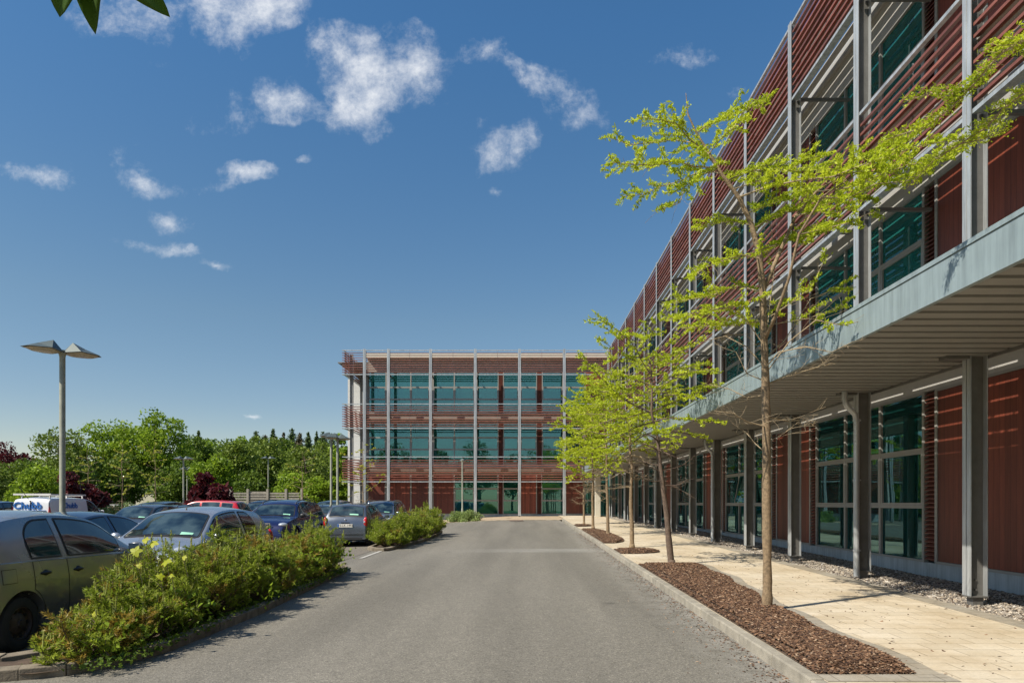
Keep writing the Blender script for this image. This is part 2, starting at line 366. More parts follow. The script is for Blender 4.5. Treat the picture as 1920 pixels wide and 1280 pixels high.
# ================================================================== THE GROUND
def sheet(name, xs, ys, zf, m, kind='structure', label=None):
    V = []; Fc = []
    for y in ys:
        for x in xs: V.append((x, y, zf(x, y)))
    nx = len(xs)
    for j in range(len(ys) - 1):
        for i in range(nx - 1): Fc.append((j*nx + i, j*nx + i + 1, (j+1)*nx + i + 1, (j+1)*nx + i))
    o = npmesh(name, V, Fc, m, smooth=True); o['kind'] = kind
    if label: o['label'] = label
    return o
def fr(a, b, n): return [a + (b - a) * i / n for i in range(n + 1)]
def kx(y): return 2.44 + .004 * (y - 6)                     # road side of the pavement kerb
sheet('ground', [-900, -400, -150, -70] + fr(-60, 60, 60) + [90, 200, 500, 900], [-60, -30, -15] + fr(-12, 62, 37) + [80, 120, 250, 600, 1500], lambda x, y: gz(x, y) - .14, MT['grass'])
sheet('road', fr(-9, 0, 18) + [1, 2.5], fr(-10, 45.4, 56), gz, MT['road'])
sheet('car_park', [-60, -40, -25, -12] + fr(-9.2, -4.75, 10), fr(-10, 62, 72), lambda x, y: gz(x, y) + .006, MT['park'])
sheet('paved_apron', fr(-9.2, -1, 16) + [0, 1, 2.4, 4, 6, 9], fr(45.4, 53.4, 8), lambda x, y: gz(x, y) + .05, MT['paver_pink'])
mb = MB()
for i in range(24):
    x0 = -9 + i * .5; x1 = x0 + .49
    if x1 > 2.5: break
    mb.box(x0, x1, 45.25, 45.4, gz(x0, 45) - .1, gz(x0, 45) + .052)
tag(mb.build('kerb', MT['kerb'], bevel=.01), kind='structure')
V = []; Fc = []
for j, y in enumerate(fr(-10, 53.4, 64)):
    for x in (kx(y) + .137, 3.4, 4.2, 5.1, 5.95): V.append((x, y, pz(y)))
    if j:
        for i in range(4): Fc.append((5*j-5+i, 5*j-4+i, 5*j+1+i, 5*j+i))
o = npmesh('pavement', V, Fc, MT['paver'], smooth=True); o['kind'] = 'structure'
sheet('pavement_border', [5.95, 6.25], fr(-10, 50, 60), lambda x, y: pz(y) + .002, MT['paver_grey'])
sheet('gravel_strip_bed', [6.25, 8.05], fr(-10, 51, 60), lambda x, y: pz(y) - .03, MT['soil'])
# grey border pavers round the near mulch bed
sheet('mulch_bed_border', [2.59, 3.0, 3.4, 3.72], fr(5.78, 6.05, 2), lambda x, y: pz(y) + .004, MT['paver_grey'])
def bedr(y):                                                  # right edge of the near mulch bed
    return 3.5 + .45 * sm((y - 8) / 6.5) + .05 * math.sin(y * 3)
V = []; Fc = []
for i, y in enumerate(fr(5.9, 15.8, 24)):
    V += [(bedr(y) - .02, y, pz(y) + .006), (bedr(y) + .22, y, pz(y) + .006)]
    if i: Fc.append((2*i-2, 2*i-1, 2*i+1, 2*i))
o = npmesh('mulch_bed_edging', V, Fc, MT['paver_grey']); o['kind'] = 'structure'
# kerb stones along the pavement
mb = MB(); y = -6.0
while y < 45.2:
    L_ = .91; dx = random.uniform(-.008, .008); dz = random.uniform(-.006, .006)
    a, b = y + .006, min(y + L_, 45.3) - .006
    x0, x1 = kx(a) + dx, kx(b) + dx
    za, zb = pz(a) + dz, pz(b) + dz
    mb.hexa([(x0, a, za - .3), (kx(a) + .14, a, za - .3), (kx(b) + .14, b, zb - .3), (x1, b, zb - .3),
             (x0 + .02, a, za + .012), (kx(a) + .14, a, za + .012), (kx(b) + .14, b, zb + .012), (x1 + .02, b, zb + .012)])
    y += L_
tag(mb.build('kerb', MT['kerb'], bevel=.014), kind='structure')
# pale dust gathered against the kerb, lighter strip across the road, parking lines
def strip(name, a, b, w, m, dz=.008):
    a = Vector(a); b = Vector(b); d = (b - a).normalized(); r = Vector((d.y, -d.x, 0)) * w / 2
    n = 8; V = []; Fc = []
    for i in range(n + 1):
        p = a.lerp(b, i / n)
        for q in (p - r, p + r): V.append((q.x, q.y, gz(q.x, q.y) + dz))
        if i: Fc.append((2*i-2, 2*i-1, 2*i+1, 2*i))
    o = npmesh(name, V, Fc, m); o['kind'] = 'structure'; return o
MT['line'] = mat('faded_white_line', (.42, .40, .36), .8, vary=.3, scale=9)
strip('road_marking', gp(676, 1047), gp(714, 1033), .11, MT['line'], .012)
for x in (-7.35, -9.85, -12.35, -14.85, -17.35, -19.85):
    for y0, y1 in ((6.3, 15.2), (21.6, 31.2)):
        strip('road_marking', (x, y0, 0), (x, y1, 0), .1, MT['line'], .014)
# scattered chips: gravel, mulch, leaf litter
def chips(n, xf, yr, zf, size, m, name, label, flat=1.0, elong=1.0):
    ys = yr[0] + (yr[1] - yr[0]) * rng.random(n) ** 1.35
    x0 = np.array([xf(y)[0] for y in ys]); x1 = np.array([xf(y)[1] for y in ys])
    xs = x0 + (x1 - x0) * rng.random(n); zs = np.array([zf(x, y) for x, y in zip(xs, ys)])
    c = np.stack([xs, ys, zs + rng.random(n) * size * .5], 1)
    s = size * (.5 + rng.random(n)); a = rng.random(n) * 6.28
    tilt = (rng.random((n, 2)) - .5) * .9
    ux = np.stack([np.cos(a), np.sin(a), tilt[:, 0]], 1) * (s * elong)[:, None]; uy = np.stack([-np.sin(a), np.cos(a), tilt[:, 1]], 1) * (s * .5)[:, None]
    uz = np.stack([np.zeros(n), np.zeros(n), np.ones(n)], 1) * (s * .35 * flat)[:, None]
    V = np.stack([c - ux - uy, c + ux - uy, c + ux + uy, c - ux + uy, c + uz + ux * .2], 1).reshape(-1, 3)
    b = np.arange(n)[:, None] * 5
    T = np.concatenate([b + [0, 1, 4], b + [1, 2, 4], b + [2, 3, 4], b + [3, 0, 4]], 1).reshape(-1, 3)
    o = npmesh(name, V, T, m, k=3); tag(o, label, kind='stuff'); return o
chips(40000, lambda y: (6.25, 8.0), (5, 50), lambda x, y: pz(y) - .03, .019, MT['gravel'], 'gravel', 'loose gravel strip along the foot of the timber wall', 2.2)
def bed(y0, y1, x0f, x1f, n, label):
    V = []; Fc = []; ys = fr(y0, y1, 30)
    for i, y in enumerate(ys):
        e = .06 * sm(min(y - y0, y1 - y) / .35)
        w = x1f(y) - x0f(y)
        for j in range(7): V.append((x0f(y) + w * j / 6, y, pz(y) + (.012 + e) * (1 if 0 < j < 6 else .1)))
        if i:
            for j in range(6): Fc.append((7*i-7+j, 7*i-6+j, 7*i+1+j, 7*i+j))
    o = npmesh('mulch_base', V, Fc, MT['soil'], smooth=True); o['kind'] = 'structure'
    def zf(x, y):
        t = (x - x0f(y)) / (x1f(y) - x0f(y)); e = .06 * sm(min(y - y0, y1 - y) / .35)
        return pz(y) + .01 + (e) * (1 if .1 < t < .9 else .4)
    chips(n, lambda y: (x0f(y) + .01, x1f(y) - .01), (y0 + .02, y1 - .02), zf, .015, MT['mulch'], 'bark_mulch', label, 1.2, 1.6)
lf = lambda y: kx(y) + .15
bed(6.02, 15.6, lf, lambda y: bedr(y), 48000, 'dark bark mulch under the two nearest street trees')
bed(18.4, 19.9, lf, lambda y: 2.69 + 1.15 * math.sqrt(max(.02, 1 - ((y - 19.15) / .78) ** 2)), 2500, 'small patch of bark mulch round the third street tree')
bed(22.4, 31.4, lf, lambda y: 2.69 + .95 * math.sqrt(max(.02, 1 - ((y - 26.9) / 4.6) ** 4)), 9000, 'long bark mulch bed round the fourth and fifth street trees')
bed(34.2, 36.2, lf, lambda y: 2.69 + .9 * math.sqrt(max(.02, 1 - ((y - 35.2) / 1.05) ** 2)), 1500, 'farthest patch of bark mulch round the sixth street tree')
chips(2600, lambda y: (kx(y) - .05 - .55 * abs(rng.normal()) * .6, kx(y) - .01), (5, 30), lambda x, y: gz(x, y), .011, MT['mulch'], 'bark_litter', 'bark crumbs scattered on the road along the kerb', .8)
chips(260, lambda y: (3.6, 6.0), (5, 18), lambda x, y: pz(y), .014, MT['mulch'], 'bark_litter', 'bark crumbs strewn over the cream paving', .8)
# manhole cover on the apron
p = gp(968, 977); mb = MB(); mb.box(p[0] - .45, p[0] + .45, p[1] - .3, p[1] + .3, p[2] + .05, p[2] + .066)
for i in range(5): mb.box(p[0] - .4, p[0] + .4, p[1] - .25 + i*.11, p[1] - .2 + i*.11, p[2] + .066, p[2] + .072)
tag(mb.build('manhole_cover', MT['iron']), 'rusty red manhole cover in the paving before the far facade', 'manhole cover')

# planting islands: kerb + soil
def island(pts, soil_h=.06):
    """closed outline (list of xy): kerb stones round it, soil inside"""
    n = len(pts); P = [Vector((x, y)) for x, y in pts]
    cen = sum(P, Vector((0, 0))) / n
    # resample
    seg = []; tot = 0
    for i in range(n):
        a, b = P[i], P[(i + 1) % n]; seg.append((tot, a, b)); tot += (b - a).length
    def pt(d):
        d %= tot
        for s0, a, b in reversed(seg):
            if d >= s0: return a.lerp(b, min(1, (d - s0) / max(1e-6, (b - a).length)))
    mb = MB(); k = max(6, int(tot / .75)); w = .12
    for i in range(k):
        a, b = pt(i * tot / k + .008), pt((i + 1) * tot / k - .008)
        m1 = pt((i + .5) * tot / k); dz = random.uniform(-.006, .01)
        for a, b in ((a, m1), (m1, b)):
            d = (b - a).normalized(); nrm = Vector((d.y, -d.x))
            if nrm.dot(a - cen) < 0: nrm = -nrm
            ai, bi = a - nrm * w, b - nrm * w
            z = lambda q, h: gz(q.x, q.y) + h + dz
            mb.hexa([(ai.x, ai.y, z(ai, -.2)), (a.x, a.y, z(a, -.2)), (b.x, b.y, z(b, -.2)), (bi.x, bi.y, z(bi, -.2)),
                     (ai.x, ai.y, z(ai, .115)), (a.x, a.y, z(a, .1)), (b.x, b.y, z(b, .1)), (bi.x, bi.y, z(bi, .115))])
    tag(mb.build('kerb', MT['kerb_dark'], bevel=.008), kind='structure')
    mb = MB(); mb.poly([(p.x * .99 + cen.x * .01, p.y, gz(p.x, p.y) + soil_h) for p in P])
    o = mb.build('planting_soil', MT['soil']); o['kind'] = 'structure'
MT['kerb_dark'] = mat('kerb_concrete_dark', (.2, .165, .12), .9, vary=.35, scale=6, bump=.5, bscale=60, island=.15)
isl1 = [gp(-60, 1283)[:2], gp(0, 1277)[:2], gp(65, 1274)[:2], gp(138, 1265)[:2], gp(210, 1249)[:2], gp(300, 1228)[:2], gp(394, 1190)[:2], gp(480, 1155)[:2], gp(560, 1116)[:2], gp(625, 1084)[:2], gp(650, 1073)[:2], gp(652, 1067)[:2], gp(640, 1062)[:2], (-4.5, 15.3), (-4.9, 14.9), (-4.92, 10), (-4.9, 7.0), (-5.0, 6.7), (-6.5, 6.5)]
island(isl1)
isl2 = [gp(699, 1033)[:2], gp(727, 1033)[:2], gp(790, 1017)[:2], gp(822, 1004)[:2], gp(826, 999)[:2], (-4.2, 31.0), (-5.0, 30.6), (-5.1, 26), (-5.0, 22.0)]
island(isl2)

# ================================================================== THE BUILDINGS
class Fac:
    """facade frame: a along, b outwards, z up"""
    def __init__(s, kind, off): s.kind = kind; s.off = off
    def P(s, a, b, z): return (s.off - b, a, z) if s.kind == 'R' else (a, s.off - b, z)
    def box(s, mb, a0, a1, b0, b1, z0, z1):
        p = s.P(a0, b0, z0); q = s.P(a1, b1, z1); mb.box(p[0], q[0], p[1], q[1], p[2], q[2])
    def hexa(s, mb, pts): mb.hexa([s.P(*p) for p in pts])
FR = Fac('R', 8.0); FF = Fac('F', 53.5)
bR = thing('office_building', 'long office wing on the right, red timber louvres over a metal canopy', 'building', (8, 10, 0))
bF = thing('office_building', 'three storey office wing across the end of the road, teal windows between red louvre bands', 'building', (-3, 53.5, .5))
def local(par, mb, ofs): 
    return mb
def bld(mb, name, m, par, root, **kw):
    """build in world coordinates then hang it under its part or building"""
    o = mb.build(name, m, None, **kw)
    o.parent = par
    if par.type == 'EMPTY': o.matrix_parent_inverse = Matrix.Translation(-root)
    return o
rootR = Vector((8, 10, 0)); rootF = Vector((-3, 53.5, .5))
def slats(fc, mb, a0, a1, z0, z1, b, pitch=.183, depth=.088, th=.048):
    z = z0 + pitch * .6
    while z < z1 - .05:
        da = random.uniform(-.004, .004)
        fc.hexa(mb, [(a0, b + depth/2, z - .022 + da), (a1, b + depth/2, z - .022 + da), (a1, b - depth/2, z + .005), (a0, b - depth/2, z + .005),
                     (a0, b + depth/2, z + th - .022 + da), (a1, b + depth/2, z + th - .022 + da), (a1, b - depth/2, z + .005 + th), (a0, b - depth/2, z + .005 + th)])
        z += pitch
def column(fc, root, par, a, z0, z1, b=1.5, dp=.25, hw=.095):
    mb = MB()
    fc.box(mb, a - hw, a - .012, b - .014, b, z0 + .1, z1); fc.box(mb, a + .012, a + hw, b - .014, b, z0 + .1, z1)
    fc.box(mb, a - .03, a + .03, b - .02, b - .0145, z0 + .1, z1)
    fc.box(mb, a - hw, a + hw, b - dp, b - dp + .012, z0 + .1, z1)
    col_ = bld(mb, 'column', MT['galv'], par, root)
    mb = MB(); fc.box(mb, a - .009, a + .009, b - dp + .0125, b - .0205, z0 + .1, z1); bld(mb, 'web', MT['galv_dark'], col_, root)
    mb = MB(); fc.box(mb, a - .07, a + .07, b - .2, b - .05, z0 - .12, z0 + .095); fc.box(mb, a - .1, a + .1, b - .26, b + .004, z0 + .095, z0 + .115)
    for s in (-1, 1):
        for q in (.2, .34):
            p = fc.P(a + s * .02, b - .12, z0 + q); mb.box(p[0]-.012, p[0]+.012, p[1]-.012, p[1]+.012, p[2]-.012, p[2]+.012)
    bld(mb, 'base_plate', MT['galv_dark'], col_, root)
def screen(fc, root, par, a0, a1, z0, z1, b=1.5, side=False):
    mb = MB(); slats(fc, mb, a0, a1, z0 + .02, z1 - .12, b - .08)
    s = bld(mb, 'louvre_screen', MT['slat'], par, root)
    mb = MB()
    fc.box(mb, a0, a1, b - .1, b - .02, z1 - .06, z1); fc.box(mb, a0, a1, b - .18, b - .02, z0 - .065, z0 - .0)
    am = (a0 + a1) / 2
    if a1 - a0 > 2: 
        fc.box(mb, am - .01, am + .01, b - .175, b - .155, z0, z1 - .06)
    bld(mb, 'rail', MT['galv'], s, root)
def pane(fc, mb, a0, a1, z0, z1, b=-.045): fc.box(mb, a0, a1, b - .004, b + .004, z0, z1)
def window(fc, root, par, a0, a1, z0, z1, trans, openlow=False, fw=.04, blind=0, single=False):
    """one window unit: frame with transoms, panes as its own sub-part"""
    mb = MB(); g = MB()
    fc.box(mb, a0, a0 + fw, -.09, .012, z0, z1); fc.box(mb, a1 - fw, a1, -.09, .012, z0, z1)
    fc.box(mb, a0 + fw, a1 - fw, -.09, .01, z0, z0 + fw); fc.box(mb, a0 + fw, a1 - fw, -.09, .01, z1 - fw, z1)
    lev = [z0 + fw] + list(trans) + [z1 - fw]
    for t in trans: fc.box(mb, a0 + fw, a1 - fw, -.09, .01, t - .035, t + .035)
    for i in range(len(lev) - 1):
        lo = lev[i] + (.035 if i else 0); hi = lev[i+1] - (.035 if i < len(lev) - 2 else 0)
        opening = openlow and i == 1
        if opening:
            sw = .05; s = MB(); gl = MB(); t = math.tan(R(11)); h = hi - lo
            def bb(z): return .0 + (hi - z) * t            # bottom swings outwards
            for (x0, x1, q0, q1) in ((a0+fw+.01, a0+fw+.01+sw, lo, hi), (a1-fw-.01-sw, a1-fw-.01, lo, hi), (a0+fw+.01+sw, a1-fw-.01-sw, lo, lo+sw), (a0+fw+.01+sw, a1-fw-.01-sw, hi-sw, hi)):
                fc.hexa(s, [(x0, bb(q0)-.04, q0), (x1, bb(q0)-.04, q0), (x1, bb(q0), q0), (x0, bb(q0), q0), (x0, bb(q1)-.04, q1), (x1, bb(q1)-.04, q1), (x1, bb(q1), q1), (x0, bb(q1), q1)])
            q0, q1 = lo + sw, hi - sw; x0, x1 = a0+fw+.01+sw, a1-fw-.01-sw
            fc.hexa(g, [(x0, bb(q0)-.026, q0), (x1, bb(q0)-.026, q0), (x1, bb(q0)-.018, q0), (x0, bb(q0)-.018, q0), (x0, bb(q1)-.026, q1), (x1, bb(q1)-.026, q1), (x1, bb(q1)-.018, q1), (x0, bb(q1)-.018, q1)])
        else: s = None; pane(fc, g, a0 + fw, a1 - fw, lo, hi)
        if i == 1 and not opening and len(trans) > 1:
            sw = .045; s = MB()
            fc.box(s, a0+fw+.004, a0+fw+.004+sw, -.036, .004, lo, hi); fc.box(s, a1-fw-.004-sw, a1-fw-.004, -.036, .004, lo, hi)
            fc.box(s, a0+fw+.004+sw, a1-fw-.004-sw, -.036, .004, lo+.003, lo+sw); fc.box(s, a0+fw+.004+sw, a1-fw-.004-sw, -.036, .004, hi-sw, hi-.003)
        if s: S = s
    w = bld(mb, 'window', MT['frame'], par, root)
    bld(g, 'pane', MT['glassR'] if fc.kind == 'R' and z0 > 2 else MT['glass'], w, root)
    if len(trans) > 1: bld(S, 'sash', MT['frame'], w, root)
    if blind:
        bm_ = MB(); fc.box(bm_, a0 + .03, a1 - .03, -.19, -.186, z1 - (z1 - z0) * blind, z1); bld(bm_, 'blind', MT['blind'], w, root)
def panel(fc, root, par, a0, a1, z0, z1):
    mb = MB(); fc.box(mb, a0 + .055, a1 - .055, -.06, -.012, z0 + .055, z1 - .055)
    p = bld(mb, 'wall_panel', MT['wood_y'] if fc.kind == 'R' else MT['wood_x'], par, root)
    mb = MB(); fc.box(mb, a0, a0 + .05, -.09, .008, z0, z1); fc.box(mb, a1 - .05, a1, -.09, .008, z0, z1)
    fc.box(mb, a0 + .05, a1 - .05, -.09, .006, z0, z0 + .05); fc.box(mb, a0 + .05, a1 - .05, -.09, .006, z1 - .05, z1)
    bld(mb, 'panel_frame', MT['frame'], p, root)
def vent(fc, root, par, a0, a1, z0, z1):
    mb = MB(); z = z0 + .06
    while z < z1 - .06:
        fc.hexa(mb, [(a0+.03, .0, z), (a1-.03, .0, z), (a1-.03, -.07, z + .05), (a0+.03, -.07, z + .05), (a0+.03, .0, z+.018), (a1-.03, .0, z+.018), (a1-.03, -.07, z + .068), (a0+.03, -.07, z + .068)])
        z += .085
    fc.box(mb, a0 + .03, a1 - .03, -.1, -.09, z0 + .03, z1 - .03)
    v = bld(mb, 'louvre_vent', MT['vent'], par, root)
    mb = MB(); fc.box(mb, a0, a0 + .028, -.1, .008, z0, z1); fc.box(mb, a1 - .028, a1, -.1, .008, z0, z1)
    bld(mb, 'vent_frame', MT['frame'], v, root)
def wallbox(fc, root, par, name, m, *a):
    mb = MB(); fc.box(mb, *a); return bld(mb, name, m, par, root)
# walkways between wall and screen
def walkway(fc, root, par, a0, a1, z):
    mb = MB(); b = .12
    while b < 1.2:
        fc.box(mb, a0, a1, b, b + .165, z, z + .03); b += .215
    fc.box(mb, a0, a1, 1.2, 1.24, z - .1, z + .03)
    bld(mb, 'walkway_grating', MT['clad'], par, root)
ST = 4.0; FL = [.42, 4.62, 8.62]; HEAD = [3.80, 7.88, 11.88]
TR = [(1.52, 2.66), (5.75, 6.85), (9.75, 10.85)]
Z_TOP = 13.25
# ---- right wing
K0, K1 = -4, 12
for k in range(K0, K1 + 1):
    a = 10.0 + 3.32 * k
    column(FR, rootR, bR, a, pz(a), Z_TOP + .02)
for k in range(K0, K1 + 1):
    a0 = 10.0 + 3.32 * k + .1; a1 = a0 + 3.12
    if k == K1: a1 = 51.9
    for z0, z1 in ((7.3, 9.15), (11.4, 13.23)): screen(FR, rootR, bR, a0, a1, z0, z1)
MOD = 1.66
y = 13.62 - 8.3 * 2
cells = []
while y < 52:
    for i in range(3): cells.append(('w', y + i * MOD, y + (i + 1) * MOD))
    q = y + 3 * MOD
    cells += [('v', q, q + .4), ('p', q + .4, q + MOD), ('p', q + MOD, q + 2*MOD - .4), ('v', q + 2*MOD - .4, q + 2*MOD)]
    y += 8.3
random.seed(21)
for (t, a0, a1) in cells:
    if a0 > 52.5: continue
    a1 = min(a1, 53.3)
    if a1 - a0 < .12: continue
    for f in range(3):
        if f == 0 and a0 > 45.6: continue                     # glazed entrance there
        z0, z1 = FL[f], HEAD[f]
        if t == 'w':
            idx = round((a0 - 13.62) / MOD)
            op = (f == 1 and random.random() < .4) or (f == 0 and (abs(a0 - 23.58) < .3 or abs(a0 - 31.9) < .3))
            window(FR, rootR, bR, a0, a1, z0, z1, TR[f], openlow=False if not op else True, blind=random.choice([.97, .97, .97, .45, .97, 0, .8]) if f else 0)
        elif t == 'v': vent(FR, rootR, bR, a0, a1, z0, z1)
        else: panel(FR, rootR, bR, a0, a1, z0, z1)
YA, YB = -6.0, 53.5
for z0, z1 in ((3.80, 4.62), (7.88, 8.62)): wallbox(FR, rootR, bR, 'spandrel', MT['clad'], YA, YB, -.3, .0, z0, z1)
wallbox(FR, rootR, bR, 'spandrel', MT['clad'], YA, YB, -.3, .0, 11.88, 12.6)
walkway(FR, rootR, bR, YA, 51.9, 12.78)
wallbox(FR, rootR, bR, 'roof_edge', MT['clad'], YA, YB, -.3, .06, 12.6, 12.95)
wallbox(FR, rootR, bR, 'plinth', MT['plinth'], YA, YB, -.25, -.02, -.2, .42)
mb = MB()
for z in (.18, 4.3, 8.3, 12.5): FR.box(mb, YA, 53.2, -12, -.31, z, z + .2)
bld(mb, 'floor_slab', MT['ceiling'], bR, rootR)
mb = MB(); FR.box(mb, YA, 66, -12.2, -12.02, -.2, 12.9); FR.box(mb, YA - .2, YA, -12, -.3, -.2, 12.9); FR.box(mb, 65.8, 66, -12, -.3, -.2, 12.9)
bld(mb, 'wall', MT['cladlight'], bR, rootR)
mb = MB(); FR.box(mb, YA, 53.1, -6.1, -6.0, .38, 12.5)
for yy in range(-3, 54, 6): FR.box(mb, yy, yy + .12, -6.0, -2.6, .38, 12.5)
bld(mb, 'inner_wall', MT['inside'], bR, rootR)
mb = MB()
for k in range(K0, K1 + 1, 2):
    a = 10.5 + 3.32 * k; FR.box(mb, a, a + .32, -1.3, -.98, .38, 12.5)
bld(mb, 'inner_column', MT['ceiling'], bR, rootR)
mb = MB()
rr_ = random.Random(5)
for fz in (.38, 4.5, 8.5):
    yy = -2
    while yy < 50:
        w_ = rr_.uniform(1.2, 2); FR.box(mb, yy, yy + w_, -2.4, -1.6, fz + .7, fz + .74); FR.box(mb, yy + .05, yy + .1, -2.35, -1.65, fz, fz + .7)
        FR.box(mb, yy + w_ - .1, yy + w_ - .05, -2.35, -1.65, fz, fz + .7)
        if rr_.random() < .6: FR.box(mb, yy + .4, yy + .95, -2.1, -2.05, fz + .8, fz + 1.2)
        yy += w_ + rr_.uniform(.4, 2.2)
bld(mb, 'office_furniture', MT['blind'], bR, rootR)
bld(MB().box(8.3, 20.2, YA, 66, 12.7, 12.78), 'roof', MT['roof'], bR, rootR)
for z in (8.36,): walkway(FR, rootR, bR, YA, 51.9, z)
walkway(FR, rootR, bR, YA, 51.9, 4.27)
for k in range(K0, K1 + 1):
    a = 10.0 + 3.32 * k
    for z in (7.34, 8.2, 11.44): mb = MB(); FR.box(mb, a - .035, a + .035, .03, 1.24, z - .06, z); bld(mb, 'bracket', MT['galv_dark'], bR, rootR)
# canopy
XC = 4.33; cy0, cy1 = -4.0, 49.9
mb = MB(); mb.box(XC, XC + .06, cy0, cy1, 3.71, 4.085); mb.box(XC - .012, XC + .10, cy0, cy1, 4.1, 4.15); mb.box(XC + .004, XC + .08, cy0, cy1, 4.0855, 4.0995)
mb.box(XC, 6.3, cy1, cy1 + .06, 3.71, 4.085)
y = cy0 + 2.2
while y < cy1: mb.box(XC - .004, XC - .0005, y, y + .05, 3.712, 4.08); y += 2.45
can = bld(mb, 'canopy', MT['fascia'], bR, rootR)
mb = MB(); y = cy0
while y < cy1 - .35:
    mb.hexa([(XC + .07, y, 3.735), (6.75, y, 3.735), (6.75, y + .205, 3.735), (XC + .07, y + .205, 3.735), (XC + .07, y, 3.75), (6.75, y, 3.75), (6.75, y + .205, 3.75), (XC + .07, y + .205, 3.75)])
    mb.hexa([(XC + .07, y + .206, 3.7355), (6.75, y + .206, 3.7355), (6.75, y + .225, 3.84), (XC + .07, y + .225, 3.84), (XC + .07, y + .206, 3.7505), (6.75, y + .206, 3.7505), (6.75, y + .225, 3.855), (XC + .07, y + .225, 3.855)])
    mb.box(XC + .07, 6.75, y + .2255, y + .2985, 3.84, 3.855); mb.box(XC + .07, 6.75, y + .2985, y + .2997, 3.736, 3.84)
    y += .30
bld(mb, 'soffit', MT['soffit'], can, rootR)
mb = MB(); mb.box(XC + .07, 6.76, cy0, cy1, 3.99, 4.06)
for k in range(K0, K1 + 1):
    a = 10.0 + 3.32 * k; mb.box(XC + .12, 6.22, a - .05, a + .05, 3.83, 3.99)
    mb.box(6.15, 6.49, a - .09, a + .09, 3.69, 3.732)
mb.box(6.762, 6.80, cy0, cy1, 3.70, 4.06)
bld(mb, 'canopy_deck', MT['galv_dark'], can, rootR)
mb = MB()
for i in range(26):
    yy = cy0 + 1.1 + i * 2.08; mb.box(XC + .11, XC + .2, yy, yy + .05, 4.151, 4.20)
bld(mb, 'seam_clip', MT['galv'], can, rootR)
# downpipes
for k in (1, 4, 7, 10, -2):
    a = 10.0 + 3.32 * k; z = pz(a); x = 6.42; yy = a - .19
    mb = MB(); mb.tube([(x, yy, z + .02), (x, yy, 3.15), (x - .03, yy - .01, 3.3), (x - .2, yy - .03, 3.46), (x - .24, yy - .03, 3.56), (x - .24, yy - .03, 3.74)], .055, 12)
    for q in (.5, 1.85, 3.0): mb.tube([(x, yy, z + q), (x, yy, z + q + .035)], .066, 12); mb.box(x - .01, x + .09, yy, a - .1, z + q + .005, z + q + .03)
    bld(mb, 'downpipe', MT['galv'], bR, rootR, smooth=True, angle=40)
# entrance glazing at the inner corner
def entr(x0, x1, y0, y1, z0, z1, n):
    mb = MB(); g = MB(); d = (y1 - y0) if abs(x1 - x0) < .2 else (x1 - x0)
    for i in range(n + 1):
        t = i / n; x = lerp(x0, x1, t); y = lerp(y0, y1, t); mb.box(x - .03, x + .03, y - .03, y + .03, z0, z1)
    horiz = abs(x1 - x0) > .2
    for z in (z0 + .05, 2.75, z1 - .05): mb.box(x0 - (0 if horiz else .028), x1 + (0 if horiz else .028), y0 - (.028 if horiz else 0), y1 + (.028 if horiz else 0), z - .035, z + .035)
    g.box(x0 - (0 if horiz else .004), x1 + (0 if horiz else .004), y0 - (.004 if horiz else 0), y1 + (.004 if horiz else 0), z0, z1)
    w = bld(mb, 'entrance_glazing', MT['frame'], bR, rootR); bld(g, 'pane', MT['glass'], w, rootR)
entr(5.75, 7.9, 50.6, 50.6, pz(50), 3.7, 3); entr(8.0, 8.0, 45.7, 50.6, pz(48), 3.7, 3)
mb = MB(); mb.box(5.35, 5.72, 50.2, 50.7, .4, 3.7); bld(mb, 'entrance_pier', MT['beige'], bR, rootR)
# notice glazing on the right wall
mb = MB(); FR.box(mb, 39.2, 40.1, .01, .03, .75, 2.9); bld(mb, 'notice_board', mat('pale_blue_board', (.45, .52, .66), .3), bR, rootR)
MT['clad_shaded'] = mat('spandrel_shaded', (.30, .27, .235), .5, vary=.06)  # light far spandrels, with the shadow behind the louvres put into the colour
# ---- far wing : wall cells in photo x positions
def ax(px): return (px - VX) / F * 53.5
def cx(c): return c / 3.459 + 620            # coordinate of the 3.459x crop used for measuring
cols_px = [683, 728, 807, 891, 974, 1058]
colA = [(p - VX) / F * 52 for p in cols_px]
for a in colA: column(FF, rootF, bF, a, gz(a, 52) + .0, Z_TOP + .05, hw=.10)
column(FF, rootF, bF, 6.55, pz(52), Z_TOP + .05, hw=.10)
XL = (641 - VX) / F * 52
segs = [(XL, colA[0])] + list(zip(colA[:-1], colA[1:])) + [(colA[-1], 6.55)]
for (a0, a1) in segs:
    for z0, z1 in ((3.23, 5.12), (7.3, 9.15), (11.4, 13.23)):
        screen(FF, rootF, bF, a0 + (.13 if a0 != XL else 0), a1 - .13, z0, z1)
upper = [('w', 245, 358), ('w', 375, 520), ('w', 520, 640), ('w', 665, 802), ('w', 802, 930), ('w', 948, 1087), ('v', 1087, 1120), ('w', 1120, 1218), ('w', 1232, 1336), ('v', 1336, 1372), ('w', 1372, 1505), ('w', 1522, 1650), ('p', 1650, 1790)]
lower = [('p', 240, 355), ('p', 378, 520), ('p', 520, 636), ('p', 662, 802), ('w', 802, 930), ('w', 942, 1087), ('v', 1087, 1118), ('w', 1118, 1218), ('p', 1230, 1336), ('v', 1336, 1368), ('w', 1368, 1508), ('p', 1524, 1645), ('w', 1645, 1760)]
FLF = [.70, 4.62, 8.62]; TRF = [(1.75, 2.72), (5.75, 6.72), (9.68, 10.65)]
random.seed(4)
